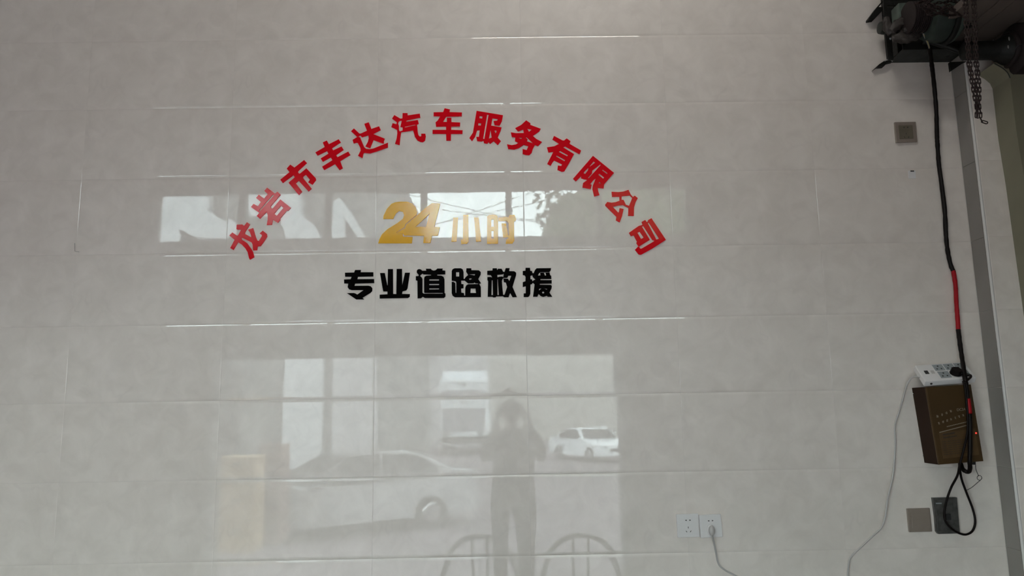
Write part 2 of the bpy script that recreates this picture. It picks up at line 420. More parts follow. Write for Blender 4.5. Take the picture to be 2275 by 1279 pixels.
# ------------------------------------------------------------------ letters on the wall
def letter(name, org, sc_, solids, holes, material, label, group, d=0.0035):
    cv = lambda poly: [(org[0] + x / sc_, org[1] + y / sc_) for x, y in poly]
    bm = B()
    def fr(x, y): return W(x, y, d)
    def bk(x, y):
        q = W(x, y, d); return Vector((q.x, 0.0006, q.z))
    flatshape(bm, [cv(s) for s in solids], [cv(h) for h in holes], fr, bk)
    return tag(obj(name, bm, material), label, 'letter', group)
def P(s): 
    v = [float(q) for q in s.split()]; return list(zip(v[::2], v[1::2]))
S1 = 12.79; S2 = 14.21
RED = [
 ('龙', (500, 480), ["620 170 705 230 650 330 570 450 560 500 620 530 745 600 735 540 700 450 650 385 795 335 815 400 870 590 910 690 960 705 1045 560 1040 530 980 490 1070 410 1185 500 1195 580 1150 660 1010 850 920 860 910 965 795 970 780 800 750 745 640 690 500 620 460 610 470 660 620 760 740 920 790 1010 830 1165 705 1235 680 1190 640 1020 580 920 480 810 370 740 235 960 145 905 270 670 120 550 205 460 345 555 370 540 450 395 440 380 350 380 320 370 330 240 495 235 520 265 550 265"], []),
 ('岩', (550, 410), ["555 85 775 250 850 200 935 285 660 610 670 670 700 680 735 650 930 415 1230 655 1155 740 1110 745 920 970 930 1000 860 1085 715 995 690 1140 545 1145 570 990 570 870 545 770 350 970 260 890 330 800 95 635 170 545 295 610 375 490 240 375 320 285 460 390 480 385 570 270 475 175"],
  ["715 285 745 310 345 750 320 740", "945 600 1015 660 830 885 755 825"]),
 ('市', (615, 345), ["380 260 500 345 775 130 855 215 600 450 600 480 640 520 665 510 840 365 1100 640 1115 700 1010 835 890 765 940 690 820 550 745 600 745 640 990 945 900 1025 620 720 540 790 720 1030 625 1125 330 775 510 620 465 560 170 785 95 690 360 475 280 375"], []),
 ('丰', (690, 295), ["460 215 520 320 800 180 860 270 605 430 640 495 880 385 940 480 720 630 765 690 1070 530 1130 625 840 800 915 1000 820 1055 690 885 385 1055 325 960 620 775 570 695 345 820 285 725 505 590 465 515 195 645 135 555 400 400 345 270"], []),
 ('达', (775, 260), ["145 320 300 465 340 465 515 385 440 190 565 145 640 335 860 260 905 365 690 480 1020 610 990 690 1000 745 955 745 700 650 650 770 605 885 470 830 540 700 565 600 555 515 375 570 320 520 265 560 215 545 60 400",
  "105 645 245 560 320 570 380 720 440 860 500 905 600 910 700 890 1110 725 1110 860 800 970 600 1030 540 1025 440 1010 415 1030 385 1165 260 1095 335 950 330 880 250 730 220 725 135 745"], []),
 ('汽', (860, 235), ["440 205 580 205 585 270 930 220 945 335 870 345 545 415 550 450 875 400 900 505 845 530 860 600 870 740 890 830 930 870 970 860 970 790 1085 790 1100 860 1080 980 1020 1030 950 1025 860 980 790 880 765 780 735 695 400 750 375 900 355 1115 225 1075 270 930 290 780 285 680 120 600 155 490 265 520 275 460 140 360 205 260 375 360 435 355"],
  ["405 420 415 430 375 595 445 610 440 700 360 725 335 680 335 560 310 500 330 440 370 420", "505 590 800 530 810 550 510 615"]),
 ('车', (945, 230), ["545 130 700 165 685 240 1040 250 1035 360 590 370 500 520 610 520 610 400 740 400 740 525 990 535 985 645 735 650 735 745 1060 755 1055 860 730 860 725 1050 595 1050 590 860 205 855 205 745 590 745 590 650 305 655 290 530 350 480 420 360 235 355 235 245 505 240"], []),
 ('服', (1035, 235), ["305 140 1055 265 1025 430 960 560 815 545 785 430 890 420 905 370 755 350 720 560 1015 610 990 700 905 900 995 1000 910 1110 790 1005 685 1080 655 1040 640 1030 615 1075 515 1055 500 990 440 1010 320 1000 295 880 370 880 395 690 320 690 265 870 175 1000 100 910 200 760"],
  ["390 285 470 295 465 360 385 350", "355 485 435 490 425 560 350 555", "605 245 645 250 525 940 490 935", "700 690 735 900 655 930", "810 700 860 690 875 740 840 775"]),
 ('务', (1115, 260), ["690 90 815 175 810 220 1105 330 1060 410 880 530 980 620 1140 705 1025 825 940 790 880 900 850 1010 780 1080 680 1075 590 1045 590 905 705 935 750 825 620 785 480 880 350 920 180 905 145 770 280 795 400 775 470 730 370 680 380 575 280 560 255 430 400 455 625 450 605 350 460 405 380 310 550 220"],
  ["720 325 850 355 770 415", "455 580 575 580 550 620", "670 570 705 570 890 745 710 685 735 640"]),
 ('有', (1200, 295), ["395 85 640 215 680 215 755 155 865 235 835 310 1165 500 1120 605 710 385 655 410 965 600 820 870 690 1090 620 1105 490 1050 505 925 600 940 625 890 400 785 360 830 300 935 200 880 375 540 235 555 195 410 400 380 540 310 350 185"],
  ["570 510 790 630 770 665 530 540", "475 640 715 770 690 805 455 670"]),
 ('限', (1265, 340), ["670 75 1270 560 985 890 975 1000 805 985 820 1080 855 1190 705 1230 655 1020 665 920 750 715 690 760 595 880 635 900 605 1020 370 975 390 845 500 770 490 750 410 740 330 710 335 655 185 800 105 725"],
  ["690 235 735 265 640 340 565 390", "540 415 530 480 450 590 400 570 450 500", "880 315 890 335 550 710 530 700 640 580 655 490 760 410", "950 465 1090 565 1065 595 930 490", "850 580 990 685 960 725 825 615", "850 810 915 860 835 855"]),
 ('公', (1335, 410), ["305 200 500 210 640 195 785 145 850 280 910 350 960 310 1050 380 985 500 945 640 935 885 770 885 785 660 720 625 630 580 500 590 335 625 490 790 510 780 530 665 645 690 600 900 535 1070 425 1010 440 910 130 600 120 570 180 490 300 510 420 495 530 455 525 340 315 345"],
  ["590 330 820 305 890 370 870 430 800 600 710 570 645 430 590 430"]),
 ('司', (1390, 475), ["735 120 1145 735 760 985 440 1160 370 1150 265 1015 345 935 375 915 360 910 305 830 320 780 230 610 150 630 95 535 200 460 370 340 480 310 455 225 555 170 600 230 625 215 640 170"],
  ["630 260 660 250 945 690 925 715 870 725 850 680", "480 350 505 345 760 740 815 755 800 780 450 985 420 985 375 930 690 735 470 370", "335 535 400 505 515 670 440 710"]),
]
where = ['lowest on the left foot of the arch', 'second from the left foot of the arch', 'third from the left foot of the arch', 'fourth from the left foot of the arch, over the upper left slope',
         'fifth from the left foot of the arch', 'just left of the crown of the arch', 'at the crown of the arch, over the yellow number', 'just right of the crown of the arch',
         'fifth from the right foot of the arch', 'fourth from the right foot of the arch', 'third from the right foot of the arch', 'second from the right foot of the arch', 'lowest on the right foot of the arch']
for (ch, org, so, ho), wh in zip(RED, where):
    letter('red_character', org, S1, [P(s) for s in so], [P(s) for s in ho], M['red'], 'red Chinese character %s %s' % (ch, wh), 'red characters in an arch')
BLK = [
 ('专', (755, 585), ["480 205 665 205 655 275 1055 275 1055 410 570 420 550 495 1080 490 1085 620 480 635 460 705 900 700 980 720 1025 780 1020 870 960 930 715 1080 770 1135 515 1135 220 935 440 930 500 950 550 980 750 840 370 840 290 815 245 750 265 635 135 630 130 505 340 495 370 420 165 415 160 290 450 285"], []),
 ('业', (835, 585), ["380 175 540 175 545 960 645 965 655 170 825 170 830 690 920 290 1075 290 1000 780 960 850 840 880 825 960 1075 965 1070 1050 1010 1090 120 1105 120 985 365 970 365 885 235 880 215 800 130 300 280 300 360 690 370 690"], []),
 ('道', (915, 585), ["240 175 290 190 330 230 455 225 440 165 600 165 630 205 690 225 750 210 805 160 975 160 960 215 1055 225 1055 345 800 350 805 380 930 385 1000 420 1030 500 1030 930 1060 950 1060 1040 1010 1090 410 1090 345 1050 290 1095 180 1100 175 545 125 530 125 400 210 395 215 360 155 290 155 225 190 185"],
  ["350 320 360 345 610 355 600 375 460 385 400 415 385 480 385 910 400 930 980 930 975 950 375 950 335 920 335 500 320 450 265 395 270 370 320 330", "550 500 850 500 860 520 850 540 550 540", "550 645 850 645 865 662 850 680 550 682", "550 785 850 785 865 800 850 815 550 820"]),
 ('路', (995, 585), ["215 150 410 150 470 185 495 260 500 480 520 490 570 420 640 365 620 330 575 260 585 150 740 150 745 210 980 215 1040 270 1035 350 960 490 1050 625 990 640 1040 740 1045 1060 220 1065 150 1020 120 940 120 580 180 580 235 620 245 925 265 925 265 600 240 560 120 540 120 240 150 180"],
  ["420 540 530 540 600 600 640 630 820 625 835 600 870 625 960 635 960 650 640 655 580 690 550 760 545 1010 520 1010 505 930 425 920 420 790 495 780 495 655 425 645", "260 275 355 275 355 410 260 410", "650 342 860 335 845 380 760 360", "665 480 730 465 760 490 690 520", "720 790 870 790 890 930 710 930"]),
 ('救', (1075, 585), ["275 150 410 150 420 210 445 165 560 165 610 260 650 265 690 145 815 145 800 240 960 245 1020 290 1020 360 905 740 1045 1060 905 1065 830 935 780 1065 640 1065 600 1035 390 1040 370 1070 290 1070 275 1050 120 1050 135 560 110 520 110 430 200 425 260 440 220 370 105 355 105 230 270 220"],
  ["425 360 590 345 625 320 618 400 600 440 590 410 500 415 430 435", "250 530 275 530 285 995 240 995", "430 500 440 490 470 995 430 995", "570 550 595 480 615 465 630 590 690 600 735 740 650 985 610 990 585 760", "620 455 740 455 775 385 865 385 805 550 760 480 620 475"]),
 ('援', (1155, 585), ["180 135 320 135 330 230 380 235 400 300 430 310 480 200 530 150 985 145 975 220 930 270 940 300 960 370 990 385 995 490 650 490 650 525 1005 525 1005 635 630 640 630 670 985 675 1010 720 1000 790 935 920 1025 1050 880 1050 850 1020 740 1055 660 1030 590 960 555 1050 415 1050 465 655 410 610 380 650 335 665 330 960 300 1030 260 1060 120 1060 120 945 185 940 185 720 90 745 90 590 175 560 180 420 150 375 90 365 90 235 175 230"],
  ["335 390 390 370 410 430 440 460 490 505 430 530 400 560 385 500 335 495", "570 380 610 300 640 290 650 375", "760 290 810 290 830 375 790 380", "640 275 920 275 920 288 640 288", "600 830 620 795 680 790 640 820 610 850", "770 790 860 800 850 825", "710 895 735 885 762 900 768 925 750 945 720 945 702 925"]),
]
for (ch, org, so, ho), wh in zip(BLK, ['first on the left of the black row', 'second in the black row', 'third in the black row', 'fourth in the black row', 'second from the right end of the black row', 'at the right end of the black row']):
    letter('black_character', org, S2, [P(s) for s in so], [P(s) for s in ho], M['black'], 'black Chinese character %s %s' % (ch, wh), 'black characters in a row')
letter('yellow_numeral', (835, 440), 11.63, [P("500 105 620 90 800 90 940 130 1030 230 1065 350 1056 430 766 668 736 755 518 886 690 918 700 990 950 1000 930 1165 60 1165 90 1060 160 930 300 800 560 640 700 530 730 440 700 350 600 330 520 390 470 480 450 535 190 535 200 450 290 270 400 150")], [], M['yellow'], 'golden yellow slanted numeral 2 under the red arch', 'yellow characters')
letter('yellow_numeral', (835, 440), 11.63, [P("1440 130 1660 140 1510 740 1650 750 1605 960 1450 970 1410 1155 1225 1155 1245 970 730 960 700 915 530 892 746 775 778 684 1068 440 1250 280")], [P("1385 400 1300 740 1020 740")], M['yellow'], 'golden yellow slanted numeral 4 overlapping the 2', 'yellow characters', d=0.0052)
letter('yellow_character', (1000, 465), 15.05, [P("105 270 265 270 250 560 215 1070 45 1075 80 640"), P("440 180 605 175 615 1080 560 1145 370 1155 365 1000 430 990"), P("800 270 950 270 975 460 1040 1065 870 1075 820 480")], [], M['yellow'], 'golden yellow three-stroke character 小 after the 24', 'yellow characters')
letter('yellow_character', (1000, 465), 15.05, [P("1240 230 1300 185 1420 170 1540 185 1600 260 1600 1145 1235 1145"), P("1612 270 1950 250 2000 180 2150 185 2210 330 2190 385 2140 400 2145 1050 2080 1140 1860 1145 1880 1000 1960 940 1770 935 1720 470 1860 460 1910 700 1940 850 1970 870 1960 460 1900 380 1612 385")],
       [P("1375 330 1455 330 1462 580 1375 580"), P("1378 715 1455 715 1455 970 1378 970")], M['yellow'], 'golden yellow character 时 at the right end of its line', 'yellow characters')

# ------------------------------------------------------------------ sockets and switch plates
def quad_plate(bm, cs, d_front, d_back=0.0, inset=0.0):
    """a plate whose front corners show at the four pixels cs"""
    a = [W(x, y, d_front) for x, y in cs]
    if inset:
        c = sum(a, Vector()) / 4; a = [c + (p - c) * (1 - inset) for p in a]
    b = [Vector((p.x, -d_back, p.z)) for p in a]
    hexa(bm, a, b)
def on(cs, u, v):
    (x0, y0), (x1, y1), (x2, y2), (x3, y3) = cs
    return (x0 * (1 - u) * (1 - v) + x1 * u * (1 - v) + x2 * u * v + x3 * (1 - u) * v, y0 * (1 - u) * (1 - v) + y1 * u * (1 - v) + y2 * u * v + y3 * (1 - u) * v)
def sub(cs, u0, v0, u1, v1): return [on(cs, u0, v0), on(cs, u1, v0), on(cs, u1, v1), on(cs, u0, v1)]
def slot(bm, cs, u, v, w, h, ang, d, tri=0):
    c = W(*on(cs, u, v), d); a = math.radians(ang)
    pts = [(-w, -h), (w, -h), (w, h), (-w, h)]
    if tri: pts = [(-w * tri, -h), (w * tri, 0), (-w * tri, h), (-w * tri, 0)]
    f = [Vector((c.x + x * math.cos(a) - y * math.sin(a), -d, c.z + x * math.sin(a) + y * math.cos(a))) for x, y in pts]
    hexa(bm, f, [Vector((p.x, -d + .002, p.z)) for p in f])
def socket(name, cs, label, group, plate, face, th=0.009, frame=0.0, three=True):
    c = W(*on(cs, .5, .5), 0); t = thing(name, (c.x, 0, c.z), label, 'socket', group)
    bm = B(); quad_plate(bm, cs, th); obj('plate', bm, plate, t, bevel=.0022)
    dd = th
    if frame:
        bm = B(); quad_plate(bm, sub(cs, frame, frame, 1 - frame, 1 - frame), th + .0015, th - .002); obj('insert', bm, face, t, bevel=.0008); dd = th + .0015
    for u, tr in ((.41, -1), (.61, 1)):
        bm = B(); slot(bm, cs, u, .27, .0032, .0028, 0, dd + .0004, tri=tr); obj('socket_hole', bm, M['hole'], t)
    if three:
        for u, v, a in ((.5, .58, 0), (.41, .75, 32), (.6, .75, -32)):
            bm = B(); slot(bm, cs, u, v, .0010, .0034, a, dd + .0004); obj('socket_hole', bm, M['hole'], t)
    return t
socket('wall_socket', [(1502.7, 1142), (1551.7, 1140.6), (1555, 1192.4), (1506, 1193.8)], 'white square wall socket with five empty holes, on the left of the pair', 'pair of white wall sockets', M['whiteplastic'], M['whiteplastic'])
cs2 = [(1553, 1144), (1601.3, 1141.3), (1606.2, 1192.4), (1557.3, 1195)]
socket('wall_socket', cs2, 'white square wall socket with a white plug in it', 'pair of white wall sockets', M['whiteplastic'], M['whiteplastic'], three=False)
socket('metal_socket', [(1987.5, 271), (2034.5, 270), (2038.5, 315), (1991.5, 316.5)], 'grey beige metal framed socket high beside the black cable', None, M['beigelight'], M['beige'], frame=.17)
# plug and cord
pc = W(1581.5, 1178, 0.02)
t = thing('plug', (pc.x, -0.01, pc.z), 'white moulded plug with its cord hanging from the right white socket', 'plug')
bm = B(); ball(bm, pc, .0125, (1.0, .9, 1.5), 3); obj('plug_body', bm, M['whitewire'], t, smooth=True)
bm = B(); ball(bm, (pc.x - .002, -0.0125, pc.z + .001), .0155, (1.0, .35, 1.35), 3); obj('plug_base', bm, M['whiteplastic'], t, smooth=True)
bm = B(); tube(bm, smoothpath([W(1582, 1188, .022), W(1585, 1200, .016), W(1590, 1223, .008), W(1596, 1251, .005), W(1608, 1264, .005), W(1629, 1276, .006), W(1660, 1293, .006), W(1700, 1330, .006)]), .0033, 8)
obj('cord', bm, M['whitewire'], t, smooth=True)
# switch plate
cs = [(2015, 1129.5), (2066, 1128), (2071.5, 1180.5), (2020, 1182)]
c = W(*on(cs, .5, .5)); t = thing('switch_plate', (c.x, 0, c.z), 'warm grey blank switch plate low beside the dark box', 'switch')
bm = B(); quad_plate(bm, cs, .008); obj('plate', bm, M['beigelight'], t, bevel=.002)
bm = B(); quad_plate(bm, sub(cs, .17, .19, .96, .83), .0095, .006); obj('rocker', bm, M['beigelight'], t, bevel=.0012)
# junction box
cs = [(2073, 1105.5), (2126, 1104.5), (2132.6, 1184.5), (2082, 1186)]
c = W(*on(cs, .5, .5)); t = thing('junction_box', (c.x, 0, c.z), 'dark grey upright metal junction box behind the hanging cable loop', 'box')
bm = B(); prism(bm, [on(cs, 0, 0), on(cs, 1, 0), on(cs, 1, 1), on(cs, .07, 1), on(cs, 0, .93), on(cs, .02, .5)], .014, 0); obj('case', bm, M['jbox'], t)
bm = B(); quad_plate(bm, sub(cs, .06, .06, .82, .93), .0165, .012); obj('cover', bm, M['jbox'], t, bevel=.001)
bm = B(); quad_plate(bm, sub(cs, .1, .14, .34, .17), .018, .015); obj('slot_rim', bm, M['greyplastic'], t)
bm = B(); quad_plate(bm, sub(cs, .48, .45, .68, .62), .022, .015); obj('terminal', bm, M['hole'], t, bevel=.001)
bm = B(); quad_plate(bm, sub(cs, .2, .45, .36, .62), .019, .015); obj('knockout', bm, M['jbox'], t, bevel=.001)
# little white sticker and scratches
bm = B(); quad_plate(bm, [(2018, 379), (2034, 379), (2035, 396), (2019, 396)], .002); st = tag(obj('sticker', bm, M['whiteplastic']), 'tiny white adhesive clip with a black dot below the upper socket', 'sticker')
bm = B(); quad_plate(bm, [(2023, 378.5), (2031, 378.5), (2031, 381), (2023, 381)], .0035, .0015)
q = obj('black_mark', bm, M['hole']); q.parent = st; q.matrix_parent_inverse = Matrix.Translation(-st.location)
bm = B(); tube(bm, [W(166, 540, .003), W(166.5, 558, .004), W(176, 559.5, .002)], .0008, 6); tag(obj('wire_stub', bm, M['greywire']), 'tiny bent bit of wire stuck on the tiles far left', 'wire')

# ------------------------------------------------------------------ brown control box
FD = .095
fc = [W(2055, 860, FD), W(2157, 853.5, FD), W(2185, 1024, FD), W(2084.5, 1032, FD)]
bc = [Vector((p.x, -0.001, p.z)) for p in fc]
c = sum(bc, Vector()) / 4
t = thing('control_box', (c.x, 0, c.z), 'brown metal shutter control box hanging askew with two indicator lights', 'control box')
def lerp4(u, v, d=FD): 
    a = fc[0].lerp(fc[1], u); b = fc[3].lerp(fc[2], u); q = a.lerp(b, v); return Vector((q.x, -d, q.z))
bm = B(); hexa(bm, [Vector((p.x, -FD + .002, p.z)) for p in fc], bc); obj('case', bm, M['boxside'], t, bevel=.002)
bm = B(); a = [lerp4(0.0, 0.0), lerp4(1, 0), lerp4(1, 1), lerp4(0, 1)]; hexa(bm, a, [p + Vector((0, .004, 0)) for p in a]); obj('front_panel', bm, M['boxbrown'], t, bevel=.0015)
bm = B(); a = [lerp4(0.0, 0.0, FD + .002), lerp4(.035, 0, FD + .002), lerp4(.035, 1, FD + .002), lerp4(0, 1, FD + .002)]; hexa(bm, a, [p + Vector((0, .004, 0)) for p in a]); obj('edge_fold', bm, M['boxlabel'], t, bevel=.001)
bm = B(); a = [lerp4(.13, .60, FD + .0006), lerp4(.93, .575, FD + .0006), lerp4(.93, .915, FD + .0006), lerp4(.13, .93, FD + .0006)]; hexa(bm, a, [p + Vector((0, .001, 0)) for p in a]); obj('rating_label', bm, M['boxlabel'], t)
def mark(bm, u, v, w, h, d=FD + .0008):
    a = [lerp4(u - w, v - h, d), lerp4(u + w, v - h, d), lerp4(u + w, v + h, d), lerp4(u - w, v + h, d)]; hexa(bm, a, [p + Vector((0, .0006, 0)) for p in a])
rs = random.Random(5)
def glyph(bm, u, v, w, h):
    """an illegibly small printed character: a few strokes"""
    for q in range(3): mark(bm, u + rs.uniform(-.25, .25) * w, v + (q - 1) * h * .62, w * rs.uniform(.45, 1), h * .16)
    for q in range(2): mark(bm, u + rs.uniform(-.6, .6) * w, v + rs.uniform(-.2, .2) * h, w * .15, h * rs.uniform(.6, 1))
bm = B()
sl = -.018
for i, u in enumerate((.16, .27, .37, .47)): glyph(bm, u, .385 + sl * i, .022, .017)
for i, u in enumerate((.17, .265, .355, .445, .54, .63, .72, .81)): glyph(bm, u, .475 + sl * i * .75, .02, .016)
for k in range(14): mark(bm, .34 + k * .036, .545 - .0035 * k - .02, .0135, .005)
for k in range(26): mark(bm, .155 + k * .028, .592 - .003 * k, .011, .0055)
obj('printed_text', bm, M['boxprint'], t)
bm = B()
for k in range(9): mark(bm, .22 + k * .03, .625 - .0016 * k, .012, .010, FD + .0011); mark(bm, .22 + k * .034, .665 - .0016 * k, .014, .007, FD + .0011)
for r_ in range(7):
    for k in range(6): mark(bm, .2 + k * .11 + rs.uniform(0, .02), .715 + r_ * .027 - .002 * k, .045, .0028, FD + .0011)
obj('label_print', bm, M['boxink'], t)
cu = bpy.data.curves.new('marking', 'FONT'); cu.body = 'DC24'; cu.size = .0135; cu.extrude = .0002
to = bpy.data.objects.new('marking', cu); C.objects.link(to)
bpy.context.view_layer.update()
me = bpy.data.meshes.new_from_object(to.evaluated_get(bpy.context.evaluated_depsgraph_get())); bpy.data.objects.remove(to)
mo = link('model_marking', me, M['boxprint'], None); me.materials.clear(); me.materials.append(M['boxprint'])
p0 = lerp4(.60, .335, FD + .001); mo.location = p0; mo.rotation_euler = (math.radians(90), math.radians(-4), 0)
mo.parent = t; mo.matrix_parent_inverse = Matrix.Translation(-t.location)
bm = B(); ball(bm, lerp4(.935, .635, FD + .001), .0030, sub=2); tag(obj('indicator_light', bm, M['ledred'], t, smooth=True), 'glowing red indicator light')
bm = B(); ball(bm, lerp4(.755, .645, FD + .001), .0026, sub=2); tag(obj('indicator_light', bm, M['ledpale'], t, smooth=True), 'pale unlit indicator light')
bm = B(); a = [W(2161, 1026, .07), W(2168, 1025, .07), W(2168, 1032, .07), W(2162, 1032, .07)]; hexa(bm, a, [p + Vector((0, .03, 0)) for p in a]); obj('connector', bm, M['hole'], t, bevel=.001)
for px, py in ((2029, 874), (2051.5, 1012)):
    bm = B(); q = W(px, py, .03); ball(bm, (q.x - .001, q.y, q.z), .0022, (.6, 1, 1), 1); obj('screw', bm, M['chrome'], t)

# power strip leaning on top of the box
A_, B_, C_, D_ = W(2055.5, 847, .105), W(2170, 838.5, .105), W(2141, 803, .02), W(2032, 811, .02)
nrm = (B_ - A_).cross(D_ - A_).normalized()
if nrm.y > 0: nrm = -nrm
t = thing('power_strip', tuple((A_ + B_) / 2), 'white power strip leaning on the wall on top of the brown box', 'power strip')
bm = B(); a = [A_, B_, C_, D_]; b = [p - nrm * .024 for p in a]; hexa(bm, a, b); obj('body', bm, M['whiteplastic'], t, bevel=.004, seg=3, smooth='auto')
def on4(u, v, h=0.0): return A_.lerp(B_, u).lerp(D_.lerp(C_, u), v) + nrm * h
def face_plate(name, u0, u1, v0, v1, m_, h=.0012, dp=.003, bev=.0006):
    bm = B(); a = [on4(u0, v0, h), on4(u1, v0, h), on4(u1, v1, h), on4(u0, v1, h)]; hexa(bm, a, [p - nrm * dp for p in a]); return obj(name, bm, m_, t, bevel=bev)
for (u0, u1, v0, v1) in ((.33, .53, .56, .93), (.55, .74, .56, .93), (.76, .93, .56, .93), (.34, .55, .12, .5), (.79, .93, .12, .5)):
    o = face_plate('outlet', u0, u1, v0, v1, M['greyplastic'])
    w_ = u1 - u0
    for fu, fv in ((.25, .28), (.68, .28), (.48, .72)):
        u, v = u0 + fu * w_, v0 + fv * (v1 - v0)
        bm = B(); a = [on4(u - .014, v - .03, .0016), on4(u + .014, v - .03, .0016), on4(u + .014, v + .03, .0016), on4(u - .014, v + .03, .0016)]
        hexa(bm, a, [p - nrm * .001 for p in a]); hobj = obj('outlet_hole', bm, M['hole']); hobj.parent = o; hobj.matrix_parent_inverse = Matrix.Translation(-o.location) @ Matrix.Translation(-t.location) if False else Matrix.Identity(4)
        hobj.location = hobj.location - o.location
face_plate('switch', .10, .175, .42, .62, M['hole'])
face_plate('reset_button', .225, .29, .42, .60, M['whitewire'])
bm = B(); ball(bm, on4(.13, 0, -.012), .005, (1, .5, 1), 2); obj('screw_hole', bm, M['hole'], t)
# black plug on the strip with its thin lead
pcn = on4(.66, .30, .012)
t2 = thing('black_plug', tuple(pcn), 'black round plug pushed into the white power strip, thin lead looping below', 'plug')
bm = B()
rot = nrm.to_track_quat('Z', 'Y').to_matrix().to_4x4()
bmesh.ops.create_cone(bm, cap_ends=True, segments=12, radius1=.022, radius2=.018, depth=.02, matrix=Matrix.Translation(pcn) @ rot)
obj('plug_body', bm, M['sheath'], t2, bevel=.002)
bm = B(); tube(bm, smoothpath([on4(.70, .22, .012), on4(.80, .08, .012), on4(.86, -.05, .012), W(2143, 850, .13)]), lambda i: .007 - .0002 * i, 8); obj('strain_relief', bm, M['sheath'], t2, smooth=True)
lead = [W(2140, 846, .128), W(2144, 862, .126), W(2147, 890, .124), W(2150, 930, .122), W(2149, 962, .12), W(2141, 998, .118), W(2132, 1033, .11), W(2127, 1056, .09), W(2113, 1083, .06), W(2102, 1115, .045), W(2098, 1143, .04), W(2102, 1160, .04), W(2117, 1176, .036), W(2134, 1185, .03), W(2148, 1186.5, .025), W(2161, 1178, .022), W(2166.5, 1158, .022), W(2161, 1130, .022), W(2148, 1096, .03), W(2137, 1066, .05), W(2132, 1040, .07), W(2131, 1026, .07)]
bm = B(); tube(bm, smoothpath(lead), .0042, 8); obj('lead', bm, M['sheath'], t2, smooth=True)
# white lead of the strip
bm = B(); tube(bm, smoothpath([W(2044, 838, .06), W(2034, 836, .045), W(2024, 840, .03), W(2014, 856, .015), W(2006, 885, .01), W(1997, 915, .008), W(1988, 945, .007), W(1989, 985, .007), W(1987, 1020, .008), W(1983, 1060, .012), W(1972, 1108, .016), W(1967, 1145, .014), W(1958, 1172, .01), W(1938, 1191, .008), W(1912, 1216, .006), W(1890, 1237, .005), W(1885, 1255, .005), W(1883, 1290, .005), W(1880, 1400, .005)]), .0030, 8)
obj('power_lead', bm, M['whitewire'], t, smooth=True)
# thin coiled wire under the box
ring = [(2176 + 5.2 * math.cos(a), 1061 + 5.2 * math.sin(a)) for a in [-2.2 + 2 * math.pi * k / 12 * 1.45 for k in range(13)]]
bm = B(); tube(bm, smoothpath([W(2167, 1029, .06), W(2168.5, 1043, .05), W(2173, 1054, .04)] + [W(x, y, .035) for x, y in ring] + [W(2170, 1073, .03), W(2158, 1083, .025), W(2146, 1089, .022)], 4), .0011, 6)
tag(obj('thin_wire', bm, M['steelgrey'], smooth=True), 'thin grey wire with a small coil below the brown box', 'wire')

# ------------------------------------------------------------------ main black cable from the motor down
t = thing('power_cable', tuple(W(2100, 550, .01)), 'long black taped cable with red sleeves hanging from the motor to the brown box', 'cable')
rj = random.Random(3)
def cab(name, pts, r, m_, jit=.0):
    pp = smoothpath(pts); ks = [1 + rj.uniform(-jit, jit) for _ in pp]
    bm = B(); tube(bm, pp, lambda i: r * ks[i], 10); return obj(name, bm, m_, t, smooth=True)
up = [(2065, 107, .16), (2068, 128, .13), (2071.5, 155, .09), (2076, 195, .05), (2080, 245, .03), (2081.5, 300, .02), (2083, 325, .016), (2086, 365, .013), (2092, 410, .012), (2099, 470, .012), (2101.5, 520, .012), (2105, 555, .012), (2112, 588, .013), (2119, 604, .014)]
cab('black_sheath', [W(*p) for p in up], .0083, M['sheath'], .09)
cab('red_sleeve', [W(*p) for p in [(2118, 601, .014), (2123, 635, .016), (2125, 675, .018), (2128, 715, .021), (2129, 734, .023)]], .0082, M['redtape'], .06)
cab('black_sheath', [W(*p) for p in [(2129, 732, .023), (2133, 765, .035), (2138, 800, .06), (2144, 840, .118), (2148, 868, .12), (2150, 887, .12)]], .0083, M['sheath'], .09)
cab('red_sleeve', [W(*p) for p in [(2150, 885, .12), (2152, 900, .12), (2154, 918, .118)]], .0092, M['redtape'], .02)
cab('black_sheath', [W(*p) for p in [(2154, 916, .118), (2155, 950, .117), (2155, 990, .115), (2154.5, 1025, .11), (2155, 1040, .095), (2152, 1047.5, .08), (2144, 1046, .07), (2138, 1040, .06), (2134, 1028, .05)]], .0078, M['sheath'], .05)
for k in range(4):
    o_ = (k - 1.5) * 1.3
    bm = B(); tube(bm, smoothpath([W(2036, 66 + o_, .20), W(2047 + o_ * .6, 69 + o_, .19), W(2056 + o_ * .8, 84, .18), W(2062 + o_ * .6, 98, .17), W(2066 + o_ * .4, 112, .155)]), .0016, 6)
    obj('bare_wire', bm, M['yellowwire'] if k in (1, 2) else M['greywire'], t, smooth=True)

# ------------------------------------------------------------------ roller shutter motor group
t = thing('motor_bracket', tuple(W(2040, 138, 0)), 'black steel bracket bolted to the wall under the shutter motor', 'bracket')
slotp = [(1972, 12), (1988, 12), (1990.5, 15), (1988, 18), (1972, 18), (1969.5, 15)]
bm = B(); prism(bm, [(1961.5, -60), (2075, -60), (2075, 4), (2004, 7), (1999, 40), (1978, 42), (1985, 132), (1974, 134), (1967.5, 80), (1964, 40)], .09, .084, [slotp]); obj('front_flange', bm, M['steel'], t)
pl = W(2040, 139, 0); xa, xb = W(1973, 139, 0).x, W(2111, 139, 0).x
bm = B(); box(bm, xa, xb, -.115, -.001, pl.z, pl.z + .004); obj('bottom_plate', bm, M['steelgrey'], t)
bm = B(); box(bm, xa + .004, xb - .004, -.006, -.001, pl.z + .004, W(2040, 50, 0).z); obj('back_plate', bm, M['steel'], t)
bm = B(); box(bm, xa, xb, -.119, -.115, pl.z, pl.z + .03); obj('front_lip', bm, M['steel'], t)
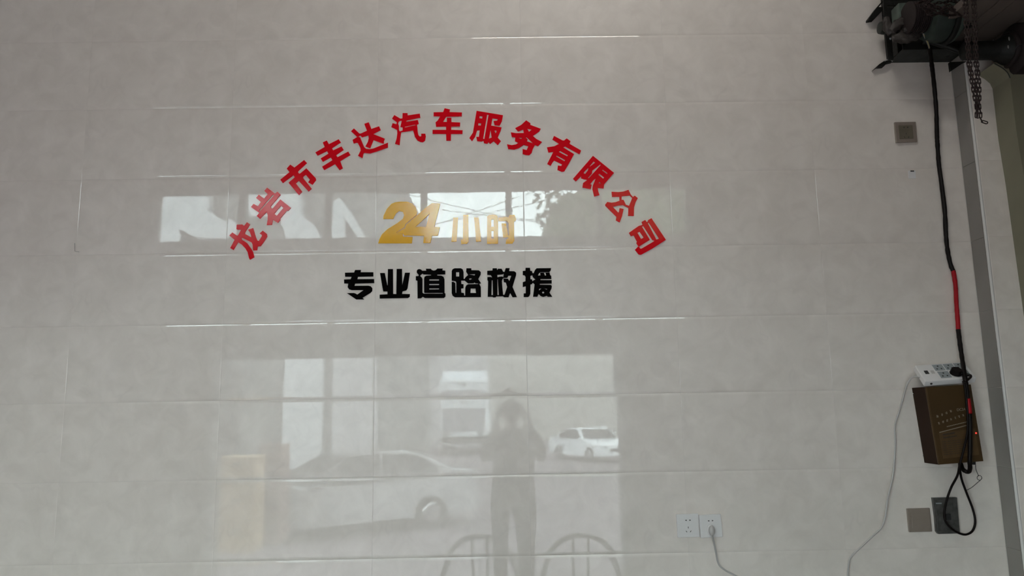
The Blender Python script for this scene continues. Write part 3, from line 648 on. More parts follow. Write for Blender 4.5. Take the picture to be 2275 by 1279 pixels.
bm = B(); tube(bm, [(W(2107, 125, .06).x, -.055, pl.z - .001), (W(2107, 125, .06).x, -.055, pl.z + .001)], .007, 14); obj('bolt_hole', bm, M['hole'], t)
x_ = W(1962, 60, 0).x
bm = B(); box(bm, x_, x_ + .004, -.09, -.001, pl.z, pl.z + .40); obj('side_plate', bm, M['steel'], t)
bm = B(); box(bm, xb - .004, xb, -.115, -.001, pl.z, pl.z + .36); obj('side_plate', bm, M['steel'], t)
bm = B(); prism(bm, [(1948, 16), (1961, 15), (1962, 22), (1944, 41), (1931, 43), (1931, 39)], .03, 0); prism(bm, [(1962, 0), (1962, 4), (1950, 18), (1948, 16)], .03, .02); obj('anchor_tab', bm, M['steel'], t)
bm = B(); prism(bm, [(1941, 154), (1954, 142), (1972.5, 130), (1984, 130), (1984, 136), (1972, 139), (1964, 147), (1951, 148)], .02, 0); obj('anchor_tab', bm, M['steel'], t)
bm = B(); prism(bm, [(1965, 134), (1972, 131), (1978, 130.5), (1984, 135), (1983, 137), (1977, 133), (1970, 134), (1966, 136)], .0215, .019); tag(obj('paint_smear', bm, M['whitewire'], t), 'white paint smear on the lower tab')
bm = B(); prism(bm, [(2110, 138), (2148, 136), (2141, 139), (2112.5, 158)], .112, .10); obj('gusset', bm, M['steel'], t)
bm = B(); ball(bm, W(1978, 86, .095), .004, (1, .5, 1.3), 2); obj('bolt', bm, M['greyplastic'], t)

mc = W(2085, 44, .20)           # motor axis
t = thing('shutter_motor', (mc.x, -.20, mc.z - .11), 'dusty green roller shutter motor high on the wall above the bracket', 'motor')
X_ = lambda px: W(px, 60, .20).x
bm = B(); lathe_x(bm, [(X_(2056), .050), (X_(2060), .078), (X_(2075), .086), (X_(2096), .088), (X_(2098), .085)], (-.20, mc.z), 40); obj('bell_housing', bm, M['motorgreen'], t, smooth='auto')
bm = B(); lathe_x(bm, [(X_(2097), .094), (X_(2100), .100), (X_(2106), .100), (X_(2108), .092)], (-.20, mc.z), 40); obj('dark_rim', bm, M['steel'], t, smooth='auto')
bm = B(); lathe_x(bm, [(X_(2107), .094), (X_(2111), .095), (X_(2120), .085), (X_(2130), .062), (X_(2134), .04)], (-.20, mc.z), 40); obj('end_dish', bm, M['motorpale'], t, smooth='auto')
bm = B(); lathe_x(bm, [(X_(2124), .030), (X_(2138), .030), (X_(2142), .024), (X_(2152), .022)], (-.215, mc.z - .02), 24); obj('hub', bm, M['steel'], t, smooth='auto')
prof = []
for i in range(9):
    x0 = X_(2018) + (X_(2057) - X_(2018)) * i / 9; x1 = x0 + (X_(2057) - X_(2018)) / 9 * .55
    prof += [(x0, .062), (x1, .062), (x1 + .0005, .055), (x0 + (X_(2057) - X_(2018)) / 9 - .0005, .055)]
bm = B(); lathe_x(bm, prof, (-.20, mc.z + .01), 32); obj('finned_body', bm, M['drum'], t)
bm = B(); a = [W(1996, 6, .16), W(2018, 5, .16), W(2019, 46, .16), W(1998, 40, .16)]; hexa(bm, a, [p + Vector((0, .06, 0)) for p in a]); obj('gear_box', bm, M['motorpale'], t, bevel=.005)
bm = B(); lathe_x(bm, [(W(1952.5, 62, .06).x, .012), (W(1954, 62, .06).x, .024), (W(1962, 62, .06).x, .027), (W(1970, 62, .06).x, .027)], (-.06, W(1962, 62, .06).z), 24); obj('round_cap', bm, M['steelgrey'], t, smooth='auto')
bm = B(); tube(bm, smoothpath([W(2050, 93, .14), W(2068, 94, .15), (W(2092, 101, .16)), W(2115, 108, .17), W(2148, 122, .18)]), .0095, 10); obj('conduit', bm, M['steel'], t, smooth=True)
# crumpled grey plastic wrapped round the joints of the wires
t = thing('plastic_wrapping', tuple(W(1995, 80, .15)), 'crumpled grey plastic wrapped round the wire joints left of the motor', 'wrapping')
def crumple(name, pts, r, seed, d):
    rr_ = random.Random(seed); pp = smoothpath([W(x, y, d) for x, y, _ in pts], 7); ww = smoothpath([(q[2], 0, 0) for q in pts], 7)
    bm = B(); rings = []; n = 20
    ph = [rr_.uniform(0, 6.28) for _ in range(6)]
    for i, p in enumerate(pp):
        tt = (pp[min(i + 1, len(pp) - 1)] - pp[max(i - 1, 0)]).normalized(); up_ = Vector((0, -1, 0)); si = tt.cross(up_).normalized()
        ring_ = []
        for k in range(n):
            a = 2 * math.pi * k / n
            f = 1 + .16 * math.sin(5 * a + i * .25 + ph[0]) + .12 * math.sin(9 * a - i * .45 + ph[1]) + .10 * math.sin(i * .9 + 3 * a + ph[2]) + rr_.uniform(-.02, .02)
            ring_.append(bm.verts.new(p + (si * math.cos(a) + up_ * math.sin(a) * .7) * ww[i].x * r * f))
        rings.append(ring_)
    for a, b in zip(rings, rings[1:]):
        for k in range(n): bm.faces.new((a[k], a[(k + 1) % n], b[(k + 1) % n], b[k]))
    bm.faces.new(rings[0][::-1]); bm.faces.new(rings[-1])
    return obj(name, bm, M['wrap'], t, smooth=True)
crumple('fold', [(1968, 38, .6), (1971, 52, 1), (1974, 66, 1.1), (1980, 75, .8)], .015, 1, .15)
crumple('fold', [(1980, 70, .8), (1990, 58, 1.1), (2002, 50, 1.2), (2012, 48, 1.0), (2021, 62, .6)], .016, 2, .16)
crumple('fold', [(1983, 86, .6), (1998, 84, 1.2), (2016, 82, 1.4), (2034, 78, 1.1), (2046, 72, .6)], .017, 3, .16)
crumple('fold', [(2008, 66, .7), (2022, 69, .9), (2036, 71, .8), (2048, 70, .5)], .013, 4, .18)

# hand chains: every link is a piece of its own
def link_mesh():
    bm = B(); pts = []
    hl, hw = .0088, .0044
    for k in range(9): a = math.pi * k / 8; pts.append((hw * math.cos(a), 0, hl - hw + hw * math.sin(a) + .004))
    for k in range(9): a = math.pi + math.pi * k / 8; pts.append((hw * math.cos(a), 0, -(hl - hw) + hw * math.sin(a) - .004))
    tube(bm, pts, .0023, 5, closed=True)
    me = bpy.data.meshes.new('chain_link'); bm.to_mesh(me); bm.free()
    for f in me.polygons: f.use_smooth = True
    me.materials.append(M['rust']); return me
LM = link_mesh()
def chain(pts, label, d, seed=0, pitch=.0158):
    rc = random.Random(seed)
    pp = smoothpath([W(p[0], p[1], p[2] if len(p) > 2 else d) for p in pts], 10)
    t = thing('hand_chain', tuple(pp[0]), label, 'chain', 'hand chains hanging from the motor')
    acc = 0; nxt = 0; i = 0; k = 0
    for a, b in zip(pp, pp[1:]):
        ln = (b - a).length
        while nxt <= acc + ln:
            q = a.lerp(b, (nxt - acc) / ln); dr = (b - a).normalized()
            o = bpy.data.objects.new('link', LM); C.objects.link(o)
            qt = dr.to_track_quat('Z', 'Y').to_matrix().to_4x4() @ Matrix.Rotation(math.radians((90 if k % 2 else 0) + 30 + rc.uniform(-14, 14)), 4, 'Z')
            o.parent = t; o.matrix_local = Matrix.Translation(q - t.location) @ qt @ Matrix.Scale(.84, 4)
            nxt += pitch; k += 1
        acc += ln
    return t
chain([(2140, -30), (2142, 15), (2145, 60), (2148, 100), (2151, 143), (2155, 165), (2160, 189), (2164, 213), (2169, 237), (2169, 262)], 'rusty hand chain strand hanging furthest to the left', .46, 1)
chain([(2146, -30), (2149, 20), (2152, 70), (2155, 120), (2157.5, 153), (2162.5, 177), (2167, 195), (2172, 213), (2172.5, 240), (2172.5, 264)], 'rusty hand chain strand second from the left', .47, 2)
chain([(2160, -30), (2162, 30), (2164, 80), (2165.5, 130), (2168.5, 155), (2169, 181), (2170, 213), (2170.5, 253)], 'rusty hand chain strand third from the left, behind the others', .455, 3)
chain([(2164, -30), (2167, 30), (2169, 80), (2170.5, 125), (2173, 156), (2176, 184), (2176.5, 210), (2176, 236), (2178.5, 250), (2179, 264), (2185, 270), (2190, 272)], 'rusty hand chain strand on the right, ending in a sideways link', .465, 4)
chain([(2040, 6), (2056, 2), (2072, 12), (2090, 20), (2106, 10), (2122, 24), (2134, 34), (2120, 26), (2104, 18), (2086, 28), (2070, 20), (2058, 12), (2074, -2), (2100, -6), (2128, -4)], 'rusty chain lying in a second coil against the motor housing', .325, 8, .013)
chain([(2050, 18), (2066, 24), (2084, 16), (2100, 26), (2118, 14), (2132, 22), (2124, 32), (2104, 34), (2088, 30), (2070, 34), (2060, 26), (2078, 8), (2096, 6), (2114, 2), (2134, 6), (2140, -6)], 'rusty chain lying heaped over the motor', .31, 5, .014)

# shaft and drum of the roller shutter
sz = W(2190, 112, .22).z
t = thing('shutter_shaft', (W(2190, 112, .22).x, -.22, sz), 'black shutter shaft running from the motor into the brown drum', 'shaft')
XS = lambda px: W(px, 112, .22).x
bm = B(); lathe_x(bm, [(XS(2140), .030), (XS(2143), .037), (XS(2208), .037), (XS(2216), .044), (XS(2228), .056), (XS(2236), .060)], (-.22, sz), 32); obj('axle', bm, M['steel'], t, smooth='auto')
bm = B(); lathe_x(bm, [(XS(2234), .066), (XS(2237), .07), (XS(2241), .07), (XS(2244), .060)], (-.22, sz), 32); obj('collar', bm, M['drum'], t, smooth='auto')
bm = B(); lathe_x(bm, [(XS(2242), .05), (XS(2246), .088), (XS(2252), .098), (XS(2420), .098)], (-.22, sz + .004), 48); obj('drum', bm, M['drum'], t, smooth='auto')
for px, py, w_ in ((2242, 86, 2.0), (2240, 104, 1.8)):
    bm = B(); ball(bm, W(px, py, .31), .0016 * w_, (1, .6, 2.6), 2); obj('bolt', bm, M['greywire'], t, smooth=True)
bm = B(); tube(bm, smoothpath([W(2256, 108, .31), W(2262, 102, .315), (W(2270, 98, .318)), W(2284, 97, .32)]), .0016, 6); obj('seam', bm, M['hole'], t)
# boarded soffit over it
q0, q1 = W(2150, 90, .10), W(2188, 90, .10)
zs_ = q0.z
t = thing('boarded_soffit', (q0.x + .3, -.5, zs_), 'grey brown boarded soffit in the upper right corner above the shaft', 'soffit')
xb_ = [W(2140, 92, .10).x, W(2187, 56, .16).x, 0, 0]
# board joints run straight out from the wall; two points of each joint fix its position
def zplane(px, py, z):
    r = AX * ((px - 1137.5) / F) + AY * ((py - 639.5) / F) + AZ
    return CAM + r * ((z - CAM.z) / r.z)
j1, j2 = zplane(2215, 34, zs_).x, zplane(2250, 57, zs_).x

e0 = zplane(2150, 3, zs_)
ed = [e0.x, zplane(2150, 60, zs_).x, j1, j2, j2 + .25, j2 + .5]
for i, (a, b) in enumerate(zip(ed, ed[1:])):
    bm = B(); box(bm, a + .002, b - .002, -1.2, (-PIER - .004 if i else e0.y + .16), zs_ - (.012 if i == 3 else 0), zs_ + .03); obj('board', bm, M['board'], t, bevel=.002)
# flared shutter guide
t = thing('shutter_guide', tuple(W(2262, 300, .16)), 'olive beige shutter guide with a flared mouth, at the right edge', 'guide')
gp = [(2209, 140), (2233, 127), (2262, 138), (2290, 160), (2330, 300), (2345, 700), (2319, 700), (2275, 392), (2258, 290), (2252, 240), (2244, 172), (2238, 160), (2226, 150)]
bm = B(); prism(bm, gp, .20, PIER); obj('channel', bm, M['guide'], t)
bm = B(); tube(bm, smoothpath([W(2209, 141, .201), W(2226, 150.5, .201), W(2238, 161, .201), W(2244, 173, .201)]), .002, 6); obj('rolled_edge', bm, M['steelgrey'], t, smooth=True)

# ------------------------------------------------------------------ what the glazed tiles reflect: inside the shop, behind and below the camera
def arch_chair(x, y, rz, label):
    t = thing('arched_chair', (x, y, 0), label, 'chair', 'arch-backed chairs in front of the tiled wall')
    R_ = Matrix.Translation((x, y, 0)) @ Matrix.Rotation(rz, 4, 'Z')
    def tb(name, pts, r, sm=True):
        bm = B(); tube(bm, [R_ @ Vector(p) for p in smoothpath(pts)], r, 10); return obj(name, bm, M['chairwood'], t, smooth=True)
    tb('back_hoop', [(-.225, .0, .44), (-.228, .01, .58), (-.20, .02, .70), (-.12, .035, .80), (0, .04, .835), (.12, .035, .80), (.20, .02, .70), (.228, .01, .58), (.225, .0, .44)], .016)
    for dx in (-.045, .045): tb('spindle', [(dx * .9, 0, .44), (dx * .95, .02, .62), (dx, .037, .823)], .009)
    bm = B(); bmesh.ops.create_cone(bm, cap_ends=True, segments=32, radius1=.23, radius2=.23, depth=.035, matrix=R_ @ Matrix.Translation((0, -.2, .44))); obj('seat', bm, M['chairwood'], t, bevel=.008)
    for a, b in ((-.19, -.02), (.19, -.02), (-.17, -.37), (.17, -.37)): tb('leg', [(a * .85, b, .43), (a * 1.02, b + (.02 if b > -.1 else -.02), .2), (a * 1.12, b + (.04 if b > -.1 else -.04), 0.0)], .014)
    tb('stretcher', [(-.19, -.01, .2), (.19, -.01, .2)], .008); tb('stretcher', [(-.18, -.38, .2), (.18, -.38, .2)], .008)
    return t
pa, pb, pcx = V(1287, 1180, 1.6), V(1068, 1186, 1.6), V(1500, 1180, 1.6)
arch_chair(pa.x, -1.6, 0.0, 'dark chair with arched two-spindle back, right of the person reflected in the tiles')
arch_chair(pb.x, -1.62, 0.06, 'dark chair with arched two-spindle back, left of the person reflected in the tiles')
arch_chair(pcx.x + .05, -1.75, -0.25, 'dark arched chair reflected below the pair of white sockets')

# the person taking the picture
def person():
    px = CAM.x + .05; py = CAM.y - .36
    t = thing('person', (px, py, 0), 'person in dark jacket and grey trousers holding up a phone, reflected in the tiles', 'person')
    def body(name, joints, bones, m_, sub_=2):
        me = bpy.data.meshes.new(name); me.from_pydata([(px + j[0], py + j[1], j[2]) for j in joints], bones, [])
        o = bpy.data.objects.new(name, me); C.objects.link(o)
        md = o.modifiers.new('skin', 'SKIN'); md.use_smooth_shade = True
        for i, j in enumerate(joints):
            me.skin_vertices[0].data[i].radius = (j[3], j[4] if len(j) > 4 else j[3])
        me.skin_vertices[0].data[0].use_root = True
        s_ = o.modifiers.new('sub', 'SUBSURF'); s_.levels = sub_; s_.render_levels = sub_
        bpy.context.view_layer.update()
        me2 = bpy.data.meshes.new_from_object(o.evaluated_get(bpy.context.evaluated_depsgraph_get())); bpy.data.objects.remove(o)
        for f in me2.polygons: f.use_smooth = True
        me2.materials.clear(); me2.materials.append(m_)
        q = bpy.data.objects.new(name, me2); C.objects.link(q); q.parent = t; q.matrix_parent_inverse = Matrix.Translation(-t.location); return q
    # the figure in one piece: pelvis, chest, neck, head stub, arms to the wrists, legs to the ankles (+Y faces the tiled wall)
    J = [(0, 0, .90, .165, .12), (0, 0, 1.05, .165, .12), (0, 0, 1.22, .18, .12), (0, 0, 1.36, .12, .09), (0, .01, 1.44, .052), (0, .03, 1.52, .055),
         (-.19, 0, 1.35, .062), (-.215, .10, 1.16, .050), (-.13, .29, 1.40, .034), (-.115, .325, 1.50, .026),
         (.19, 0, 1.35, .062), (.215, .10, 1.16, .050), (.13, .29, 1.40, .034), (.115, .325, 1.50, .026),
         (-.095, 0, .80, .095), (-.10, .02, .46, .066), (-.105, -.01, .10, .048), (.095, 0, .80, .095), (.10, .02, .46, .066), (.105, -.01, .10, .048)]
    Bn = [(0, 1), (1, 2), (2, 3), (3, 4), (4, 5), (3, 6), (6, 7), (7, 8), (8, 9), (3, 10), (10, 11), (11, 12), (12, 13), (0, 14), (14, 15), (15, 16), (0, 17), (17, 18), (18, 19)]
    b = body('body', J, Bn, M['cloth'])
    b.data.materials.append(M['trouser']); b.data.materials.append(M['skin'])
    for f in b.data.polygons:
        z = f.center.z; fx = f.center.x - px; fy = f.center.y - py
        if z < .93: f.material_index = 1
        elif z > 1.435 and abs(fx) < .08 and fy < .2: f.material_index = 2
        elif fy > .285: f.material_index = 2
    # head with face
    bm = B(); v = ball(bm, (0, 0, 0), 1, sub=4)
    for q in v:
        x, y, z = q.co
        s_ = 1.0 - .22 * max(0, -z) ** 1.5
        q.co = Vector((x * .074 * s_, y * .093 * (1 - .1 * max(0, -z)), z * .112))
        if y > 0:
            nose = math.exp(-((x / .16) ** 2 + ((z + .12) / .2) ** 2)); q.co.y += .016 * nose
            for ex in (-.38, .38): q.co.y -= .007 * math.exp(-(((x - ex) / .16) ** 2 + ((z - .05) / .1) ** 2))
            q.co.y += .004 * math.exp(-((x / .3) ** 2 + ((z + .45) / .06) ** 2)); q.co.y += .006 * math.exp(-((x / .3) ** 2 + ((z + .85) / .15) ** 2))
        q.co += Vector((px, py + .035, 1.575))
    obj('head', bm, M['skin'], t, smooth=True)
    bm = B()
    v = ball(bm, (px, py + .025, 1.60), .1, (.82, 1.0, 1.0), 3)
    kill = [q for q in v if q.co.y > py + .075 and q.co.z < 1.635 or q.co.z < 1.53]
    bmesh.ops.delete(bm, geom=kill, context='VERTS')
    geo = bmesh.ops.solidify(bm, geom=list(bm.faces), thickness=.006); obj('hair', bm, M['hair'], t, smooth=True)
    for s_ in (-1, 1):
        bm = B(); ball(bm, (px + s_ * .077, py + .03, 1.57), .028, (.35, .7, 1.1), 2); obj('ear', bm, M['skin'], t, smooth=True)
        bm = B(); ball(bm, (px + s_ * .03, py + .112, 1.585), .011, sub=2); obj('eye', bm, M['whiteplastic'], t, smooth=True)
        bm = B(); box(bm, px + s_ * .105 - .045, px + s_ * .105 + .045, py - .09, py + .17, 0, .085); obj('shoe', bm, M['shoe'], t, bevel=.03, seg=3, smooth=True)
        # hand: palm, four fingers round the phone's edge, thumb
        hx, hy, hz = px + s_ * .092, py + .335, 1.545
        hj = [(s_ * .112, .325, 1.505, .022, .016), (s_ * .110, .322, 1.55, .028, .013), (s_ * .108, .322, 1.59, .026, .012)]
        body('palm', hj, [(0, 1), (1, 2)], M['skin'], 1)
        for k in range(4):
            z = 1.555 + k * .019; ln = (.85, 1, .95, .8)[k]
            body('finger', [(s_ * .106, .330, z, .0085), (s_ * .103, .330 + .018 * ln, z + .003, .0080), (s_ * (.096 - .006 * ln), .340 + .016 * ln, z + .004, .0070), (s_ * (.092 - .018 * ln), .345 + .010 * ln, z + .004, .0062)], [(0, 1), (1, 2), (2, 3)], M['skin'], 1)
        body('thumb', [(s_ * .105, .318, 1.53, .011), (s_ * .086, .322, 1.552, .0095), (s_ * .068, .330, 1.572, .008)], [(0, 1), (1, 2)], M['skin'], 1)
person()
pt = thing('phone', (CAM.x + .05, CAM.y - .012, CAM.z - .035), 'black phone held sideways by the person reflected in the tiles', 'phone')
bm = B(); box(bm, CAM.x - .030, CAM.x + .130, CAM.y - .016, CAM.y - .008, CAM.z - .055, CAM.z + .02); obj('body', bm, M['hole'], pt, bevel=.003)
bm = B(); box(bm, CAM.x - .014, CAM.x + .014, CAM.y - .0085, CAM.y - .006, CAM.z - .01, CAM.z + .012); obj('lens_island', bm, M['steelgrey'], pt, bevel=.001)

def crate(name, x0, x1, ytop, d, dep, m_, label, cat):
    a, b = V(x0, ytop, d), V(x1, ytop, d); z = a.z
    t = thing(name, ((a.x + b.x) / 2, -d, 0), label, cat)
    n = max(1, round(z / .33)); h = z / n
    for k in range(n):
        bm = B(); box(bm, a.x, b.x, -d - dep, -d, k * h + .004, (k + 1) * h - .004); obj('tier', bm, m_, t, bevel=.012)
    for k in range(n):
        bm = B(); box(bm, (a.x + b.x) / 2 - .06, (a.x + b.x) / 2 + .06, -d - .002, -d + .006, (k + .68) * h, (k + .78) * h); obj('handle_slot', bm, M['hole'], t)
    return t
crate('plastic_crate', 482, 565, 1012, 5.6, .4, M['orange'], 'orange stacked crates reflected at the left foot of the doorway', 'crate')
crate('cardboard_box', 574, 626, 982, 6.2, .4, M['cardboard'], 'brown stacked cartons reflected beside the orange crates', 'box')

# ------------------------------------------------------------------ the street outside
bm = B(); box(bm, -60, 60, -90, -L - .2, -.70, -0.55); tag(obj('street', bm, M['street'], origin=False), kind='structure')
def slab(name, x0, x1, y0, y1, d, th, m_, parent, rowc=None):
    a, b = V(x0, y0, d), V(x1, y1, d)
    bm = B(); box(bm, a.x, b.x, -d - th, -d, min(a.z, b.z), max(a.z, b.z)); return obj(name, bm, m_, parent)
T = lambda y: yc(y, 469)
# left building: dull front with white projecting wall pieces (seen in the transom)
t = thing('street_building', (V(600, 900, 16).x, -16, 0), 'dull grey building with white wall pieces reflected in the transom window', 'building')
a, b = V(200, 900, 16), V(884, 900, 16)
bm = B(); box(bm, a.x, b.x, -24, -16, -.6, 7.6); obj('wall', bm, M['facade'], t)
def vol(poly, d, th, name, m_):
    bm = B()
    def fr(x, y): return V(x, y, d)
    def bk(x, y):
        q = V(x, y, d); return Vector((q.x, -d - th, q.z))
    flatshape(bm, [poly], [], fr, bk); return obj(name, bm, m_, t)
vol([(350, T(412)), (400, T(412)), (466, T(412)), (466, T(465)), (500, T(486)), (520, T(499)), (520, T(524)), (440, T(524)), (400, T(503)), (400, T(552)), (350, T(552))], 15.6, .5, 'white_gable', M['facadewhite'])
vol([(545, T(415)), (665, T(415)), (665, T(478)), (692, T(497)), (712, T(528)), (632, T(528)), (614, T(480)), (545, T(480))], 15.6, .5, 'white_gable', M['facadewhite'])
vol([(734, T(455)), (752, T(440)), (772, T(462)), (815, T(530)), (797, T(530)), (766, T(486)), (766, T(530)), (734, T(530))], 15.6, .5, 'white_gable', M['facadewhite'])
slab('pillar', 636, 716, 700, 1043, 15.8, .4, M['facadewhite'], t)
slab('pale_wall', 746, 832, 700, 1036, 15.9, .3, M['facadepale'], t)
slab('dark_door', 480, 520, 830, 1040, 15.95, .1, M['carglass'], t)
for k in range(4): slab('balcony_slab', 200, 884, T(300 - 0) - k * 90, T(300) - k * 90 + 10, 15.5, .5, M['facadepale'], t)
# far pale building
t = thing('far_building', (V(900, 900, 40).x, -40, -.6), 'pale building with shuttered front reflected at the far end of the street', 'building')
a, b = V(820, 800, 40), V(1090, 800, 40)
bm = B(); box(bm, a.x, b.x, -46, -40, -.6, 10.0); obj('wall', bm, M['facadepale'], t)  # unseen upper part added to block low sky light through the door
for k in range(9): slab('shutter_slat', 845, 935, 803 + k * 10, 810 + k * 10, 39.9, .08, M['facade'], t)
slab('awning', 835, 960, 793, 801, 39, .9, M['facadewhite'], t)
# trees
def tree(x, y, r, h, label, seed):
    rr_ = random.Random(seed); t = thing('street_tree', (x, y, -.55), label, 'tree', 'trees across the street')
    bm = B(); tube(bm, [(x, y, -.6), (x + .1, y, h * .4), (x, y + .1, h * .75)], lambda i: .22 - .06 * i, 10); obj('trunk', bm, M['bark'], t, smooth=True)
    bm = B(); lay = bm.verts
    for k in range(2600):
        u = Vector((rr_.gauss(0, 1), rr_.gauss(0, 1), rr_.gauss(0, 1))).normalized() * (rr_.uniform(.93, 1.10))
        lob = 1 + .22 * math.sin(5 * u.x + seed) * math.cos(4 * u.z)
        c_ = Vector((x, y, h)) + Vector((u.x * r, u.y * r, u.z * r * .85)) * lob
        n_ = Vector((rr_.uniform(-1, 1), rr_.uniform(-1, 1), rr_.uniform(-1, 1))).normalized(); o_ = n_.orthogonal().normalized(); w_ = n_.cross(o_); s_ = r * .06
        bm.faces.new([bm.verts.new(c_ + o_ * s_ * p + w_ * s_ * q * .6) for p, q in ((1, 0), (0, 1), (-1, 0), (0, -1))])
    obj('crown', bm, M['leaf'], t, origin=False)
    bm = B(); ball(bm, (x, y, h), r * .99, (1, 1, .85), 4); obj('inner_foliage', bm, M['leaf'], t, smooth=True)
q = V(1378, 500, 20); tree(q.x, -20, 2.6, 6.5, 'leafy tree reflected in the panes above the street door, nearest the right', 3)
q = V(1590, 480, 27.5); tree(q.x, -27.5, 3.5, 8.0, 'leafy tree reflected beyond the far right pane', 4)
t = thing('hillside', (V(1240, 800, 48).x, -48, 0), 'grey brown hillside reflected behind the white car', 'hill')
bm = B(); a, b = V(1083, 800, 48), V(1700, 800, 48)
g = []
for j in range(8):
    for i in range(24):
        x = a.x + (b.x - a.x + 6) * i / 23; z = 11.2 * (1 - math.exp(-j / 2.2)) + rs.uniform(-.12, .12) * (j > 0)  # slope raised beyond what shows, to cut low sky light through the door
        g.append(bm.verts.new((x, -48 - j * 1.2 + rs.uniform(-.3, .3), z if j else -.6)))
for j in range(7):
    for i in range(23): bm.faces.new((g[j * 24 + i], g[j * 24 + i + 1], g[(j + 1) * 24 + i + 1], g[(j + 1) * 24 + i]))
obj('slope', bm, mat('dry_hillside', (.34, .33, .30), .9, noise=.2, nscale=.8), t, origin=False)
# overhead cables
for n_, (x0, y0, x1, y1) in enumerate(((880, 420, 1300, 505), (880, 445, 1300, 490), (860, 520, 1240, 400), (900, 500, 1300, 418))):
    dd_ = 11.2 + .7 * n_; a, b = V(x0, T(y0), dd_), V(x1, T(y1), dd_); c_ = (a + b) / 2 - Vector((0, 0, .12))
    a = a + (a - c_) * 3; b = b + (b - c_) * 3
    bm = B(); tube(bm, smoothpath([a, c_, b], 10), .009, 6)
    tag(obj('overhead_cable', bm, M['sheath'], smooth=True), 'thin overhead cable in the reflected sky behind the yellow characters, ' + ('falling steeply to the right', 'falling gently to the right', 'rising steeply to the right', 'rising gently to the right')[n_], 'cable', 'overhead cables')

def car(name, loc, rz, paint, label, prof, W2=.87, wheels=(.78, 3.4), win=None):
    t = thing(name, loc, label, 'car')
    R_ = Matrix.Translation(loc) @ Matrix.Rotation(rz, 4, 'Z')
    n = len(prof); bm = B(); rings = []
    # cross sections across the width: the body tucks in towards the roof
    for s_ in (-1, -.92, -.6, 0, .6, .92, 1):
        ring_ = []
        for (x, z) in prof:
            tuck = 1 - .18 * max(0, (z - .85)) / .6
            sh = 1 - (.02 if abs(s_) > .95 else 0)
            ring_.append(bm.verts.new(R_ @ Vector((x * 1 if abs(s_) < .95 else 2.2 + (x - 2.2) * .985, s_ * W2 * tuck, .25 + (z - .25) * (sh if z > .5 else 1)))))
        rings.append(ring_)
    for a, b in zip(rings, rings[1:]):
        for k in range(n): bm.faces.new((a[k], a[(k + 1) % n], b[(k + 1) % n], b[k]))
    bm.faces.new(rings[0][::-1]); bm.faces.new(rings[-1])
    obj('body', bm, paint, t, smooth='auto')
    for x in wheels:
        for s_ in (-1, 1):
            bm = B(); bmesh.ops.create_cone(bm, cap_ends=True, segments=24, radius1=.32, radius2=.32, depth=.22, matrix=R_ @ Matrix.Translation((x, s_ * (W2 - .08), .32)) @ Matrix.Rotation(math.pi / 2, 4, 'X')); w_ = obj('wheel', bm, M['tyre'], t, bevel=.02)
            bm = B(); bmesh.ops.create_cone(bm, cap_ends=True, segments=16, radius1=.2, radius2=.17, depth=.03, matrix=R_ @ Matrix.Translation((x, s_ * (W2 + .035), .32)) @ Matrix.Rotation(-s_ * math.pi / 2, 4, 'X')); obj('rim', bm, M['chrome'], t)
    for nm, quad in win:
        bm = B(); a = [R_ @ Vector(p) for p in quad]; f_ = bm.faces.new([bm.verts.new(p) for p in a]); f_.normal_update()
        bmesh.ops.solidify(bm, geom=[f_], thickness=.02); obj(nm, bm, M['carglass'], t)
    for s_ in (-1, 1):
        bm = B(); ball(bm, R_ @ Vector((.06, s_ * .62, .68)), .13, (1, 1, .5), 2); obj('headlight', bm, M['chrome'], t, smooth=True)
        bm = B(); ball(bm, R_ @ Vector((4.33, s_ * .62, .78)), .11, (1, 1, .6), 2); obj('tail_light', bm, M['redtape'], t, smooth=True)
        bm = B(); ball(bm, R_ @ Vector((1.35, s_ * (W2 + .08), .98)), .09, (.8, 1, .7), 2); obj('mirror', bm, paint, t, smooth=True)
    bm = B(); a = [R_ @ Vector(p) for p in ((-.012, -.4, .45), (-.012, .4, .45), (-.012, .4, .6), (-.012, -.4, .6))]; hexa(bm, a, [p + (R_.to_3x3() @ Vector((.05, 0, 0))) for p in a]); obj('grille', bm, M['hole'], t)
    return t
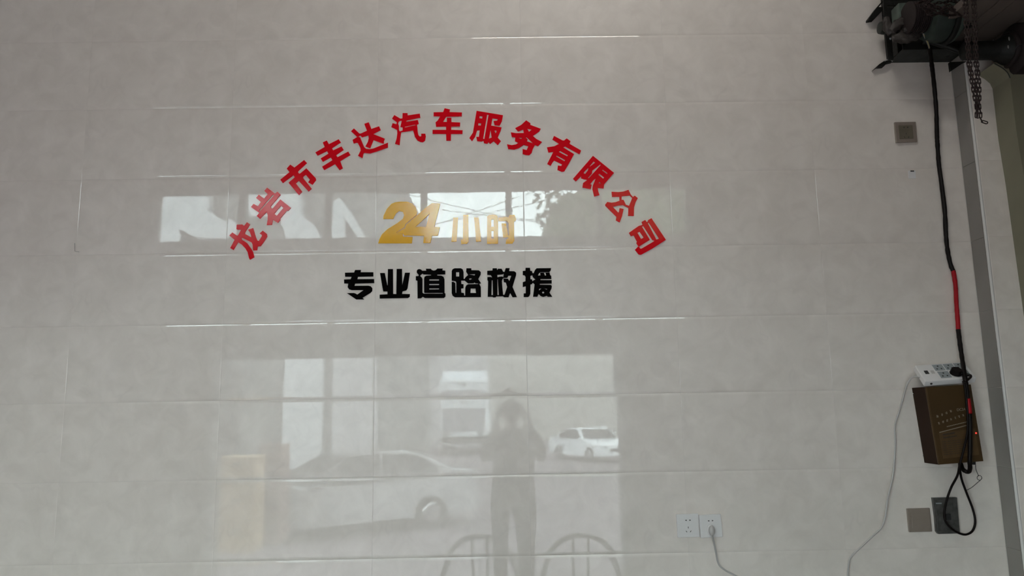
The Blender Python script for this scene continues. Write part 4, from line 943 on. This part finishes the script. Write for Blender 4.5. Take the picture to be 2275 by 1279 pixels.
# x=0 is the nose
sedan = [(0, .30), (0, .62), (.10, .74), (1.25, .93), (1.35, .95), (1.98, 1.37), (2.3, 1.44), (2.9, 1.43), (3.25, 1.34), (3.85, 1.02), (4.3, .98), (4.4, .80), (4.4, .32), (3.9, .25), (.4, .25)]
def sedan_windows(w):
    g = .012
    r = [('windscreen', [(1.37 - g, -w * .84, .98), (1.37 - g, w * .84, .98), (1.95 - g, w * .72, 1.36), (1.95 - g, -w * .72, 1.36)]), ('rear_window', [(3.82, -w * .8, 1.06), (3.82, w * .8, 1.06), (3.3, w * .72, 1.34), (3.3, -w * .72, 1.34)])]
    for s_ in (-1, 1):
        r.append(('side_window', [(1.5, s_ * w * .985, .97), (2.42, s_ * w * .985, .97), (2.42, s_ * w * .875, 1.37), (2.02, s_ * w * .88, 1.36)]))
        r.append(('side_window', [(2.5, s_ * w * .985, .97), (3.55, s_ * w * .985, 1.0), (3.2, s_ * w * .885, 1.33), (2.5, s_ * w * .875, 1.37)]))
    return r
q = V(1366, 1000, 25.5)
car('white_sedan', (q.x, -24.5, -.55), math.radians(-112), M['carwhite'], 'white saloon car reflected in the tiles under the right foot of the arch', sedan, win=sedan_windows(.87))
q = V(490, 1000, 9.6)
car('graphite_saloon', (q.x, -9.6, -.55), math.radians(-30), M['silver'], 'graphite saloon car with dark windows reflected left of the person', sedan, win=sedan_windows(.87))
# white truck seen from the front
q = V(1031, 900, 31); tx = q.x; g_ = -.55
t = thing('white_truck', (tx, -31, g_), 'white truck seen from the front, reflected above the graphite car', 'truck')
bm = B(); box(bm, tx - 1.08, tx + 1.08, -33.2, -31, g_ + .5, g_ + 3.0); obj('cab', bm, M['carwhite'], t, bevel=.1, seg=3)
bm = B(); box(bm, tx - 1.12, tx + 1.12, -38, -33.3, g_ + .7, g_ + 3.5); obj('cargo_box', bm, M['carwhite'], t, bevel=.02)
bm = B(); box(bm, tx - 1.0, tx + 1.0, -31.0, -30.97, g_ + 1.25, g_ + 2.45); obj('windscreen', bm, M['paleglass'], t)
bm = B(); box(bm, tx - .16, tx - .04, -31.0, -30.96, g_ + 2.7, g_ + 2.82); box(bm, tx + .04, tx + .16, -31.0, -30.96, g_ + 2.7, g_ + 2.82); obj('emblem', bm, M['hole'], t)
bm = B(); box(bm, tx - 1.1, tx + 1.1, -31.15, -30.9, g_ + .62, g_ + .98); obj('bumper', bm, M['hole'], t, bevel=.02)
for s_ in (-1, 1):
    bm = B(); box(bm, tx + s_ * .8 - .14, tx + s_ * .8 + .14, -31.03, -30.95, g_ + 1.02, g_ + 1.2); obj('headlight', bm, M['chrome'], t)
    for yy in (-31.9, -36.5):
        bm = B(); bmesh.ops.create_cone(bm, cap_ends=True, segments=20, radius1=.45, radius2=.45, depth=.26, matrix=Matrix.Translation((tx + s_ * .95, yy, g_ + .45)) @ Matrix.Rotation(math.pi / 2, 4, 'Y')); obj('wheel', bm, M['tyre'], t)
